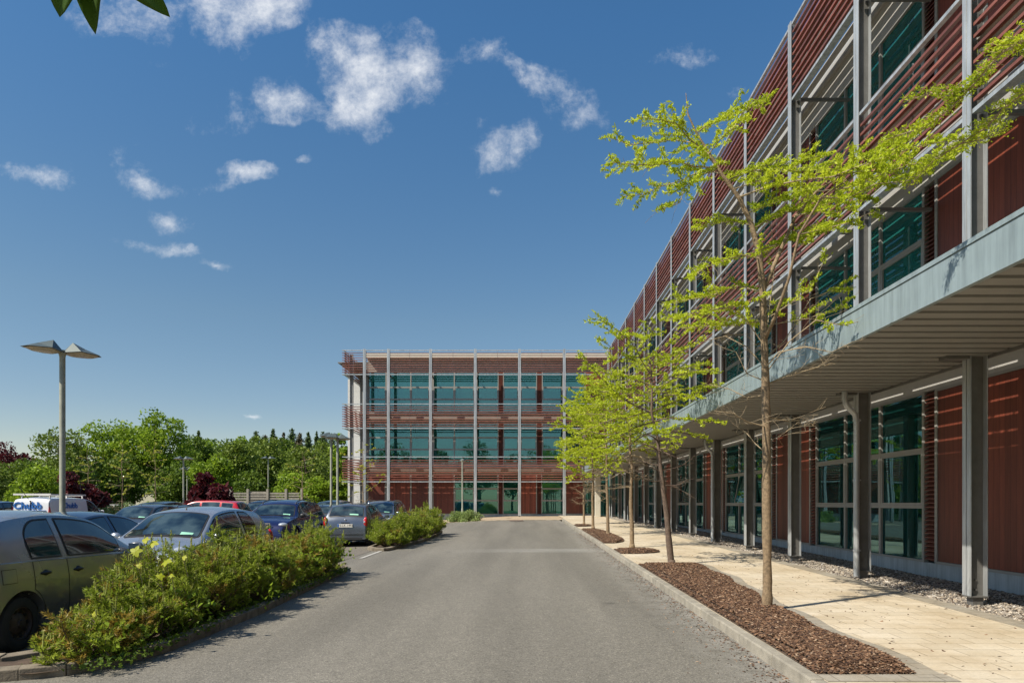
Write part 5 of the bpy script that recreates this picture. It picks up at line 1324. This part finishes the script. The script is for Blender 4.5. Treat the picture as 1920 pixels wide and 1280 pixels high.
def car(kind, col, label, x, y, heading, rim='alloy', platetxt=None, detail=1, cat='car', metal=.7, group='cars parked in the car park', rails=None, scale=1.0, zoff=0., bars=False):
    """x,y = centre on the ground, heading = direction the nose points (degrees from +X)"""
    k = KINDS_[kind]; B = Body(k); z0 = gz(x, y) + zoff
    name = {'hatch': 'parked_hatchback', 'saloon': 'parked_saloon', 'estate': 'parked_estate_car', 'suv': 'parked_off_road_car', 'mpv': 'parked_people_carrier', 'van': 'parked_van'}[kind]
    root = thing(name, label, cat, (x, y, z0), R(heading), group); 
    ofs = -k['L'] / 2
    class Par: pass
    pm = paint(name + '_paint', col, metal)
    made = []
    body = B.build('body', pm, root); made.append(body)
    L, W2 = k['L'], k['W'] / 2
    O = .006
    # windscreen and rear window
    def topf(off): return lambda u, v: (u, v * B.wr(u), B.top(u, v * B.wr(u)) + off)
    for nm, rg, vv in (('windscreen', k['ws'], .93), ('rear_window', k['rw'], .90)):
        if not rg: continue
        x0, x1 = rg
        slope = -1 if nm == 'windscreen' else 1
        def fn(u, v, x0=x0, x1=x1, sl=slope):
            t = (u - x0) / (x1 - x0); e = min(t, 1 - t) * 8; lim = 1 if e > 1 else (1 - .10 * (1 - e) ** 2)
            yy = v * lim * B.wr(u); dz = (B.zt(u + .01) - B.zt(u - .01)) / .02; q = math.hypot(1, dz)
            return (u - dz / q * O, yy, B.top(u, yy) + O / q)
        V, Fc = patch(fn, x0, x1, lambda u: -vv, lambda u: vv, 14, 14); mb = MB(); addpatch(mb, V, Fc); g = mb.build(nm, MT['trim'], root, smooth=True)
        def fn2(u, v): 
            a = fn(u, v); dz = (B.zt(u + .01) - B.zt(u - .01)) / .02; q = math.hypot(1, dz); return (a[0] - dz / q * .004, a[1], a[2] + .004 / q)
        e = (x1 - x0) * .07
        g2 = MB(); V, Fc = patch(fn2, x0 + e, x1 - e, lambda u: -vv * .95, lambda u: vv * .95, 14, 14); addpatch(g2, V, Fc); g2.build('pane', MT['carglass'], g, smooth=True)
        if nm == 'windscreen':
            wp = MB()
            for (ya, yb_) in ((-.45, .12), (.12, .66)):
                a = fn2(x1 - .03, ya / B.wr(x1) * .9); b = fn2(x1 - .06, yb_ / B.wr(x1) * .9); wp.tube([(a[0] + .01, a[1], a[2] + .012), (b[0] + .01, b[1], b[2] + .015)], .006, 4)
            wp.build('wiper', MT['trim'], root)
            if detail:
                st = MB(); V, Fc = patch(lambda u, v: (fn2(u, v)[0], fn2(u, v)[1], fn2(u, v)[2] + .003), x1 - .13, x1 - .06, lambda u: .45, lambda u: .75, 3, 4); addpatch(st, V, Fc); st.build('parking_sticker', MT['sticker'], g)
    # side windows, doors, handles
    for s in (-1, 1):
        for (x0, x1) in k['sw']:
            def zlo(u): return B.belt(u) + .035
            def zhi(u, x0=x0):
                h_ = max(B.belt(u) + .036, B.zt(u) - B.cr(u) - .045)
                if x0 == k['sw'][0][0] and kind == 'hatch' and u < x0 + .3: h_ = zlo(u) + .002 + (h_ - zlo(u)) * (.35 + .65 * math.sqrt(max(0, 1 - ((x0 + .3 - u) / .3) ** 2)))
                return h_
            def fs(off):
                return lambda u, z: (u, s * (B.yu(u, z) + off), z)
            V, Fc = patch(fs(.005), x0, x1, lambda u: zlo(u) - .012, lambda u: zhi(u) + .015, 16, 6); mb = MB(); addpatch(mb, V, Fc); g = mb.build('side_window', MT['trim'], root, smooth=True)
            V, Fc = patch(fs(.009), x0 + .022, x1 - .022, lambda u: zlo(u) + .008, lambda u: max(zlo(u) + .009, zhi(u) - .008), 16, 6); g2 = MB(); addpatch(g2, V, Fc); g2.build('pane', MT['carglass'], g, smooth=True)
        for i, (x0, x1) in enumerate(k['doors']):
            def fd(off): return lambda u, z: (u, s * (B.yl(u, z) + off), z)
            zb = lambda u: max(.27, B.zl(u) + .05)
            gp_ = MB(); V, Fc = patch(fd(.0015), x0 - .008, x1 + .008, lambda u: zb(u) - .008, lambda u: B.belt(u) - .004, 14, 12); addpatch(gp_, V, Fc)
            g = gp_.build('door_gap', MT['seam'], root, smooth=True)
            dr = MB(); V, Fc = patch(fd(.0032), x0, x1, zb, lambda u: B.belt(u) - .006, 18, 14); addpatch(dr, V, Fc); dd = dr.build('door', pm, root, smooth=True)
            hx = x0 + .12; hz = B.belt(hx) - .14; yy = B.yl(hx, hz)
            h = MB(); ell(h, (hx + .06, s * (yy + .008), hz), (.095, .022, .022)); ell(h, (hx + .06, s * (yy + .002), hz), (.05, .012, .038)); h.build('handle', MT['trim'] if kind == 'hatch' else pm, dd, smooth=True)
        if kind == 'hatch' and s == -1 and detail > 1:
            ff = MB(); V, Fc = patch(lambda u, z: (u, s * (B.yl(u, z) + .0015), z), .33, .53, lambda u: .745, lambda u: .90, 8, 6); addpatch(ff, V, Fc); q = ff.build('fuel_flap', MT['seam'], root, smooth=True)
            f2 = MB(); V, Fc = patch(lambda u, z: (u, s * (B.yl(u, z) + .0035), z), .337, .523, lambda u: .752, lambda u: .893, 8, 6); addpatch(f2, V, Fc); f2.build('flap_cover', pm, q, smooth=True)
        # mirror
        mx_ = k['ws'][1] - .22; my = B.yl(mx_, B.belt(mx_)) ; mz = B.belt(mx_) + .06
        mm = MB(); ell(mm, (mx_ + .02, s * (my + .11), mz + .02), (.06, .10, .075), 14, 10); mm.bar((mx_, s * (my - .03), mz - .04), (mx_ + .01, s * (my + .08), mz - .01), .05, .03); mr = mm.build('mirror', pm if col[0] > .03 else MT['trim'], root, smooth=True, angle=40)
        mf = MB(); mf.box(mx_ - .043, mx_ - .041, s * (my + .04), s * (my + .18), mz - .03, mz + .07); mf.build('mirror_glass', MT['chrome'], mr)
        # arches and wheels
        for wx in k['wx']:
            wy = B.yl(wx, k['wr'] + .1) - .115
            wheel(root, wx + ofs, s * wy, k['wr'], rim)
        # lamps
        xt = .06
        if k['light'] == 'round': 
            tl = MB(); ell(tl, (.085, s * (B.w(.08) - .052), .86), (.085, .075, .18)); t_ = tl.build('tail_light', MT['red'], root, smooth=True)
            c2 = MB(); ell(c2, (.012, s * (B.w(.05) - .065), .86), (.02, .036, .036)); c2.build('reversing_lens', MT['clear'], t_, smooth=True)
            hl = MB(); ell(hl, (3.42, s * (B.w(3.42) - .13), .80), (.19, .12, .085)); hl.build('headlight', MT['clear'], root, smooth=True)
        elif k['light'] == 'tall':
            tl = MB(); V = [(.012, s * (B.w(.02) - .10), 1.0), (.012, s * (B.w(.02) - .005), 1.0), (.10, s * (B.w(.05) + .004), 1.0)]
            ell(tl, (.045, s * (B.w(.05) - .035), 1.06), (.05, .05, .34)); tl.build('tail_light', MT['red'], root, smooth=True)
            hl = MB(); ell(hl, (L - .28, s * (B.w(L - .2) - .12), .86), (.2, .12, .12)); hl.build('headlight', MT['clear'], root, smooth=True)
        else:
            tl = MB(); ell(tl, (.075, s * (B.w(.06) - .09), B.belt(.1) - .10), (.065, .11, .085)); tl.build('tail_light', MT['red'], root, smooth=True)
            hx = L - .26; hl = MB(); ell(hl, (hx, s * (B.w(hx) - .16), min(B.zt(hx) - .09, .9)), (.17, .16, .075)); hl.build('headlight', MT['clear'], root, smooth=True)
    # bumper seams, grille, plates
    sb = MB(); sb.box(-.012, .03, -W2 * .74, W2 * .74, .42, .445); sb.box(-.008, .06, -W2 * .7, W2 * .7, .25, .33); sb.build('bumper_trim', MT['trim'], root)
    gr = MB(); zc = .70 if kind != 'suv' else .80
    gx = L - .05 if kind != 'suv' else L - .06
    gr.box(gx - .06, gx + .022, -.36, .36, zc - .055, zc + .055); gr.box(L - .03, L + .01, -.5, .5, .3, .42); g = gr.build('grille', MT['trim'], root)
    ch = MB()
    for q in (-.055, 0, .055): ch.box(gx + .0225, gx + .03, -.34, .34, zc + q - .008, zc + q + .008)
    if bars:
        ch.box(gx + .023, gx + .034, -.40, -.375, zc - .08, zc + .08); ch.box(gx + .023, gx + .034, .375, .40, zc - .08, zc + .08); ch.box(gx + .023, gx + .034, -.40, .40, zc + .0805, zc + .1)
    ch.build('grille_bars', MT['chrome'], g)
    plate(root, L + .012, .50, 'front'); 
    if kind == 'hatch':
        plate(root, -.012 if kind != 'hatch' else .008, .74, 'rear', platetxt)
        hd = MB(); hd.box(-.0, .05, -.14, .14, .83, .855); hd.build('boot_handle', MT['chrome'], root)
        bd = MB(); ell(bd, (.05, 0, .945), (.012, .035, .03)); bd.build('badge', MT['chrome'], root, smooth=True)
        wv = MB(); wv.tube([(.125, 0.02, 1.05), (.16, .42, 1.10)], .008, 5); wv.build('rear_wiper', MT['trim'], root)
        bs = MB(); V, Fc = patch(lambda u, v: (u - .012, v, B.top(u, v) + .02), .16, .185, lambda u: -.42, lambda u: -.12, 2, 4); addpatch(bs, V, Fc); bs.build('rear_sticker', MT['sticker'], root)
    elif kind != 'van': plate(root, -.006, .62, 'rear', platetxt)
    # aerial
    xa = k['ws'][0] - .15 if kind == 'hatch' else .7 if k['rw'] is None else k['rw'][1] + .25
    za = B.zt(xa); a = MB(); a.tube([(xa, 0, za - .01), (xa - .02, 0, za + .03)], [.018, .01], 8); a.tube([(xa - .02, 0, za + .02), (xa - .36, 0, za + .34)], .0035, 4); a.build('aerial', MT['trim'], root)
    if k.get('rails') and rails is not False:
        for s in (-1, 1):
            rl = MB(); x0, x1 = k['rw'][1] + .12, k['ws'][0] - .12; yy = k['roofw'] - .03
            pts = [(lerp(x0, x1, t), s * yy, B.top(lerp(x0, x1, t), yy) + (.055 if 0 < t < 1 else 0)) for t in (0, .06, .3, .5, .7, .94, 1)]
            rl.tube(pts, .016, 6); rl.build('roof_rail', MT['trim'] if col[2] < .2 else MT['chrome'], root, smooth=True)
    # seats and dash seen through the glass
    if detail:
        se = MB()
        for (sx, sy) in ((.50, .36), (.50, -.36), (.30, .36), (.30, -.36)):
            X = L * sx; zz = B.belt(X)
            se.hexa([(X - .06, sy - .22, .4), (X + .08, sy - .22, .4), (X + .08, sy + .22, .4), (X - .06, sy + .22, .4), (X - .18, sy - .2, zz + .1), (X - .1, sy - .2, zz + .1), (X - .1, sy + .2, zz + .1), (X - .18, sy + .2, zz + .1)])
            ell(se, (X - .17, sy, zz + .24), (.05, .13, .09), 10, 8)
    return root, B, made
# parts are built with x from the rear bumper; shift every direct child so the root sits mid-length
_car = car
def car(*a, **k):
    root, B, made = _car(*a, **k); ofs = -B.L / 2
    for ch in root.children:
        if not ch.name.startswith('wheel'): ch.location.x += ofs
    return root, B
cg, nt, b = newmat('car_glass_dark'); L_ = nt.links.new
b.inputs['Base Color'].default_value = (.012, .022, .024, 1); b.inputs['Roughness'].default_value = .03; b.inputs['IOR'].default_value = 1.8; b.inputs['Coat Weight'].default_value = .6
tc = N(nt, 'ShaderNodeTexCoord'); ns = N(nt, 'ShaderNodeTexNoise', i_Scale=2.4, i_Detail=3.0); L_(tc.outputs['Object'], ns.inputs['Vector'])
rp = ramp(nt, [(.42, (.006, .010, .011)), (.5, (.02, .034, .036)), (.62, (.05, .075, .075))]); L_(ns.outputs['Fac'], rp.inputs['Fac']); L_(rp.outputs[0], b.inputs['Base Color'])
MT['carglass'] = cg
GREY = (.17, .17, .165); 
# near row, beside the first bed
car('hatch', (.33, .33, .33), 'grey hatchback nearest the camera, cut by the left edge, with a bare steel wheel', -6.27, 8.65, 91, 'steel', detail=2, metal=.6)
car('hatch', (.48, .49, .50), 'pale silver hatchback facing the camera behind the pines', -6.1, 12.6, -93, 'steel', detail=2)
car('saloon', (.055, .075, .12), 'slate blue saloon behind the near lamp post, next to the silver hatchback', -8.55, 12.8, -91, 'alloy')
car('hatch', (.15, .165, .19), 'blue grey hatchback with red tail light and number plate, parked between the two beds', -6.1, 25.3, 90, 'alloy', platetxt='10-LK-1492', detail=2)
car('suv', (.012, .016, .075), 'dark blue off-road car with chrome grille facing the camera, behind the middle of the hedge', -8.62, 24.6, -91, 'alloy', bars=True, metal=.3)
car('estate', (.012, .012, .014), 'black estate car in front of the red car', -14.6, 29.5, 90, 'alloy', metal=.2)
car('hatch', (.12, .115, .11), 'dark grey hatchback facing the camera between the white van and the black estate car', -13.8, 24.9, -90, 'alloy', scale=1.05)
car('mpv', (.20, .235, .27), 'pale blue grey people carrier with roof rails behind the second bed', -6.5, 31.6, -91, 'alloy')
van, VB = car('van', (.74, .74, .74), 'white van with blue lettering on its back and side and a white roof rack', -20.35, 30.4, 88, 'steel', cat='van', metal=0.)
car('mpv', (.52, .01, .02), 'bright red car whose roof shows above the black estate car', -15.5, 33.2, 180, 'alloy', metal=.1, rails=False, zoff=.06)
car('suv', (.03, .035, .05), 'dark off-road car left of the dark blue one, one row behind it', -14.1, 37.2, -91, 'alloy')
car('saloon', (.5, .51, .52), 'light silver saloon between the black estate car and the two off-road cars', -11.5, 31.4, -91, 'alloy')
car('estate', (.06, .085, .12), 'steel blue estate car just right of the dark blue off-road car, nearer of the two', -9.0, 32.3, 90, 'alloy', rails=False)
car('suv', (.05, .075, .11), 'blue grey tall car peeping over the steel blue estate car', -10.6, 39.4, 90, 'alloy', rails=False)
car('saloon', (.05, .07, .10), 'dark blue saloon in the rear row below the paired yellow trees, right of the van', -22.7, 42.5, -90, 'alloy')
car('estate', (.14, .135, .13), 'grey estate car roof in the rear row left of the red car', -19.2, 40.5, 90, 'alloy')
car('mpv', (.05, .05, .055), 'dark people carrier roof between the grey hatchback and the rear row', -18.6, 36.0, 90, 'alloy', rails=False)
car('saloon', (.035, .035, .04), 'black saloon partly seen at the left frame edge, nearest beside the van', -21.4, 26.6, 90, 'alloy')
car('mpv', (.07, .10, .15), 'dark blue people carrier at the far left edge behind the black saloon', -27.5, 36.3, 90, 'alloy', rails=False)
car('saloon', (.22, .23, .23), 'grey green saloon far behind, just left of the van roof', -28.6, 41.2, 90, 'alloy')
# lettering, rack and door lines on the van
def vx(p): return p
dl = MB(); dl.box(-.001, .06, -.002, .002, .5, 1.66); 
for s in (-1, 1): dl.box(-.003, .03, s * .80 - .003, s * .80 + .003, .5, 1.55)
o = dl.build('door_seam', MT['seam'], van); o.location.x = -2.1
pl = MB(); pl.box(-.02, .0, -.25, .25, .62, .74); o = pl.build('number_plate', MT['plate'], van); o.location.x = -2.1
rot = Matrix(((0, .05, -1, -2.1 + .024), (-1.12, 0, 0, .12), (0, 1, 0, 1.42), (0, 0, 0, 1)))
t = text_mesh('Chubb', .40, .012, MT['blue'], 'back_lettering', van, rot, .008)
ul = MB(); ul.box(-.006, .03, -.66, .52, 1.215, 1.235); ul.box(-.006, .03, -.3, .3, 1.17, 1.205); o = ul.build('back_stripe', MT['blue'], van); o.location.x = -2.1
ysd = -(VB.yu(1.3, 1.42) + .012)
tl = math.atan2(VB.yu(1.3, 1.2) - VB.yu(1.3, 1.45), .25)
rot = Matrix(((1, 0, 0, -2.1 + 1.25), (0, math.sin(tl), -math.cos(tl), ysd), (0, math.cos(tl), math.sin(tl), 1.42), (0, 0, 0, 1)))
text_mesh('Chubb', .34, .006, MT['blue'], 'side_lettering', van, rot, .007)
rk = MB()
for s in (-1, 1):
    rk.box(.15, 2.5, s * .62 - .03, s * .62 + .03, 1.86, 1.92)
for q in (.3, 1.3, 2.3):
    rk.box(q, q + .05, -.62, .62, 1.845, 1.859)
    for s in (-1, 1): rk.box(q, q + .05, s * .6 - .02, s * .6 + .02, 1.74, 1.85)
rk.box(.1, .2, -.8, .8, 1.863, 1.93)
o = rk.build('roof_rack', MT['white'], van); o.location.x = -2.1
# bull bar on the dark blue car
sv = [o for o in bpy.data.objects if o.get('label', '').startswith('dark blue off-road car with chrome')][0]
bb = MB(); bb.tube([(2.28, -.36, .42), (2.38, -.36, .62), (2.40, -.30, .70), (2.40, .30, .70), (2.38, .36, .62), (2.28, .36, .42)], .03, 8); bb.tube([(2.36, -.34, .5), (2.36, .34, .5)], .022, 8)
bb.build('bull_bar', MT['chrome'], sv, smooth=True)
em = MB(); em.lathe([(.075, 0), (.06, .006)], 'x', (2.275, 0, .80), 20); em.build('badge', MT['chrome'], sv)
# bicycle leaning at the column by the entrance
p = gp(1196, 979); bk = thing('bicycle', 'dark bicycle leaning by a column near the entrance', 'bicycle', (p[0], p[1], pz(p[1])), R(75))
for x in (-.5, .5):
    w = MB(); w.tube([(x + .33 * math.cos(a * math.pi / 12), 0, .34 + .33 * math.sin(a * math.pi / 12)) for a in range(25)], .017, 6)
    for a in range(8): w.tube([(x, 0, .34), (x + .32 * math.cos(a * .785), 0, .34 + .32 * math.sin(a * .785))], .003, 3)
    w.build('wheel', MT['tyre'], bk)
w = MB()
for a, b_ in (((-.5, .34), (-.15, .30)), ((-.5, .34), (-.22, .78)), ((-.15, .30), (-.25, .85)), ((-.15, .30), (.33, .75)), ((-.22, .78), (.31, .82)), ((.5, .34), (.30, .92))): w.tube([(a[0], 0, a[1]), (b_[0], 0, b_[1])], .017, 6)
w.build('frame', MT['trim'], bk); w = MB(); w.tube([(.30, -.25, .95), (.30, .25, .95)], .013, 6); w.build('handlebar', MT['galv'], bk)
w = MB(); ell(w, (-.27, 0, .89), (.12, .06, .03)); w.build('saddle', MT['trim'], bk)
# ================================================================== LIGHT, SKY, CAMERA
EL = R(47); AZ = math.atan2(-.848, -.53)       # direction towards the sun
S = Vector((math.cos(EL) * math.sin(AZ), math.cos(EL) * math.cos(AZ), math.sin(EL)))
sun = bpy.data.lights.new('sun', 'SUN'); sun.energy = 4.6; sun.angle = R(.53); sun.color = (1, .93, .80)
so = bpy.data.objects.new('sun', sun); C.objects.link(so); so.rotation_euler = (-S).to_track_quat('-Z', 'Y').to_euler(); so.location = (-20, -20, 40)
w = bpy.data.worlds.new('World'); bpy.context.scene.world = w; w.use_nodes = True
nt = w.node_tree; L_ = nt.links.new; bg = nt.nodes['Background']; SKY = .105; bg.inputs['Strength'].default_value = SKY
sky = nt.nodes.new('ShaderNodeTexSky'); sky.sky_type = 'NISHITA'; sky.sun_disc = False; sky.sun_elevation = EL; sky.sun_rotation = AZ
sky.air_density = 1.0; sky.dust_density = .3; sky.ozone_density = 3.0
tc = nt.nodes.new('ShaderNodeTexCoord'); sp = nt.nodes.new('ShaderNodeSeparateXYZ'); L_(tc.outputs['Generated'], sp.inputs[0])
def mth(op, a, b=None, c=None):
    n = nt.nodes.new('ShaderNodeMath'); n.operation = op
    for i, v in enumerate((a, b, c)):
        if v is None: continue
        if isinstance(v, (int, float)): n.inputs[i].default_value = v
        else: L_(v, n.inputs[i])
    return n.outputs[0]
dy = mth('MAXIMUM', sp.outputs[1], .02)
u = mth('DIVIDE', sp.outputs[0], dy); v = mth('DIVIDE', sp.outputs[2], dy)
cb = nt.nodes.new('ShaderNodeCombineXYZ'); L_(u, cb.inputs[0]); L_(v, cb.inputs[1])
def noise(scale, detail, rough, vec, off=0):
    n = nt.nodes.new('ShaderNodeTexNoise'); n.inputs['Scale'].default_value = scale; n.inputs['Detail'].default_value = detail; n.inputs['Roughness'].default_value = rough
    a = nt.nodes.new('ShaderNodeVectorMath'); a.operation = 'ADD'; a.inputs[1].default_value = (off, off * .7, off * .3); L_(vec, a.inputs[0]); L_(a.outputs[0], n.inputs['Vector']); return n
wn = noise(5, 6, .6, cb.outputs[0], 3.1)
ws = nt.nodes.new('ShaderNodeVectorMath'); ws.operation = 'MULTIPLY_ADD'; ws.inputs[1].default_value = (.09, .075, 0); ws.inputs[2].default_value = (-.045, -.0375, 0); L_(wn.outputs['Color'], ws.inputs[0])
wp = nt.nodes.new('ShaderNodeVectorMath'); wp.operation = 'ADD'; L_(cb.outputs[0], wp.inputs[0]); L_(ws.outputs[0], wp.inputs[1])
# cloud puffs: where each stands in the sky (px of the photo), half sizes, density
CL = [(330,5,210,70,1.25),(420,60,56,56,.95),(230,30,110,44,.95),(470,10,90,50,.8),(640,105,62,60,1.05),(690,165,62,60,1.05),(660,215,50,45,1),(712,245,32,22,.8),(775,130,58,66,1.05),(600,75,28,34,.5),
      (540,205,62,34,.8),(440,215,44,44,.45),(525,170,50,30,.4),(905,100,50,32,.8),(955,128,30,22,.7),(1040,165,60,44,.8),(1075,215,50,48,1.0),(1110,200,50,50,.6),(1010,150,40,34,.6),(925,300,42,30,.8),(965,285,44,40,.65),(990,258,26,34,.65),(945,356,18,12,.8),
      (1265,105,66,26,.85),(1300,118,40,14,.6),(1260,154,24,8,.5),(90,332,84,28,.95),(40,318,40,18,.6),(258,335,60,38,1.0),(300,352,66,18,.65),(235,295,40,40,.4),(465,320,58,20,.85),(400,350,50,14,.4),(310,408,44,26,.8),(285,388,30,22,.5),(270,458,74,16,.75),(330,470,50,14,.5),(400,494,42,11,.85),(235,455,34,14,.6),
      (470,782,14,6,1.1),(280,118,30,16,.5),(300,70,40,26,.5),(900,230,26,40,.3),(745,60,60,24,.3),(1380,178,30,22,.35),(1215,235,40,24,.35),(22,388,34,12,.4),(830,190,20,8,.4),(575,296,22,8,.5),(390,150,60,40,.25),(360,225,40,24,.35),(1190,180,26,16,.6)]
acc = None
for (px, py, rx, ry, dn) in CL:
    iu, iv = F / (rx * 1.38), F / (ry * 1.38); cu_, cv = (px - VX) / F, (VY - py) / F
    m = nt.nodes.new('ShaderNodeVectorMath'); m.operation = 'MULTIPLY_ADD'; m.inputs[1].default_value = (iu, iv, 0); m.inputs[2].default_value = (-cu_ * iu, -cv * iv, 0); L_(wp.outputs[0], m.inputs[0])
    ln = nt.nodes.new('ShaderNodeVectorMath'); ln.operation = 'LENGTH'; L_(m.outputs[0], ln.inputs[0])
    f = mth('MULTIPLY', mth('MAXIMUM', mth('SUBTRACT', 1.0, ln.outputs['Value']), 0.0), dn)
    acc = f if acc is None else mth('ADD', acc, mth('MULTIPLY', f, mth('SUBTRACT', 1.0, mth('MINIMUM', acc, .8))))
n1 = noise(7, 12, .68, wp.outputs[0], 1.7); n2 = noise(30, 9, .7, cb.outputs[0], 5.2)
nn = mth('ADD', mth('MULTIPLY', mth('SUBTRACT', n1.outputs['Fac'], .5), 3.4), mth('MULTIPLY', mth('SUBTRACT', n2.outputs['Fac'], .5), 1.5))
gate = mth('MINIMUM', mth('MULTIPLY', acc, 5.0), 1.0)
den = mth('ADD', acc, mth('MULTIPLY', nn, mth('MULTIPLY', gate, .9)))
mr = nt.nodes.new('ShaderNodeMapRange'); mr.interpolation_type = 'SMOOTHSTEP'; mr.inputs['From Min'].default_value = .30; mr.inputs['From Max'].default_value = 1.85; L_(den, mr.inputs['Value'])
front = mth('GREATER_THAN', sp.outputs[1], .03); dens = mth('MULTIPLY', mr.outputs['Result'], front)
# thin clouds elsewhere in the sky, so the windows have something to mirror
nb = noise(2.2, 8, .6, tc.outputs['Generated'], 8.3); mb_ = nt.nodes.new('ShaderNodeMapRange'); mb_.inputs['From Min'].default_value = .52; mb_.inputs['From Max'].default_value = .78; mb_.inputs['To Max'].default_value = .8; L_(nb.outputs['Fac'], mb_.inputs['Value'])
back = mth('MULTIPLY', mb_.outputs['Result'], mth('LESS_THAN', sp.outputs[1], .03)); dens = mth('MINIMUM', mth('ADD', dens, back), .93)
hs = nt.nodes.new('ShaderNodeHueSaturation'); hs.inputs['Saturation'].default_value = 1.22; hs.inputs['Value'].default_value = 1.0; L_(sky.outputs[0], hs.inputs['Color'])
mx = nt.nodes.new('ShaderNodeMixRGB'); L_(dens, mx.inputs[0]); el_ = ramp(nt, [(.0, (.90, .76, .68)), (.13, (.92, .77, .69)), (.25, (1.06, .86, .71)), (.57, (.95, .99, .94))]); L_(sp.outputs[2], el_.inputs['Fac'])
air = nt.nodes.new('ShaderNodeMixRGB'); air.blend_type = 'MULTIPLY'; air.inputs[0].default_value = 1; L_(hs.outputs[0], air.inputs[1]); L_(el_.outputs[0], air.inputs[2])
L_(air.outputs[0], mx.inputs[1]); k = .70 / SKY; mx.inputs[2].default_value = (k * .98, k, k * 1.03, 1)
L_(mx.outputs[0], bg.inputs['Color'])
w.cycles.sampling_method = 'MANUAL'; w.cycles.sample_map_resolution = 512
cam = bpy.data.cameras.new('camera'); co = bpy.data.objects.new('camera', cam); C.objects.link(co); co.location = (0, 0, CZ); co.rotation_euler = (R(90), 0, 0)
cam.lens = 24; cam.sensor_width = 36; cam.shift_x = -20 / 1920; cam.shift_y = 302 / 1920; cam.clip_end = 4000; cam.clip_start = .05
sc = bpy.context.scene; sc.camera = co; sc.view_settings.view_transform = 'Standard'; sc.view_settings.look = 'None'; sc.view_settings.exposure = .45; sc.view_settings.gamma = 1
sc.cycles.max_bounces = 8; sc.cycles.transparent_max_bounces = 16; sc.cycles.caustics_reflective = False; sc.cycles.caustics_refractive = False
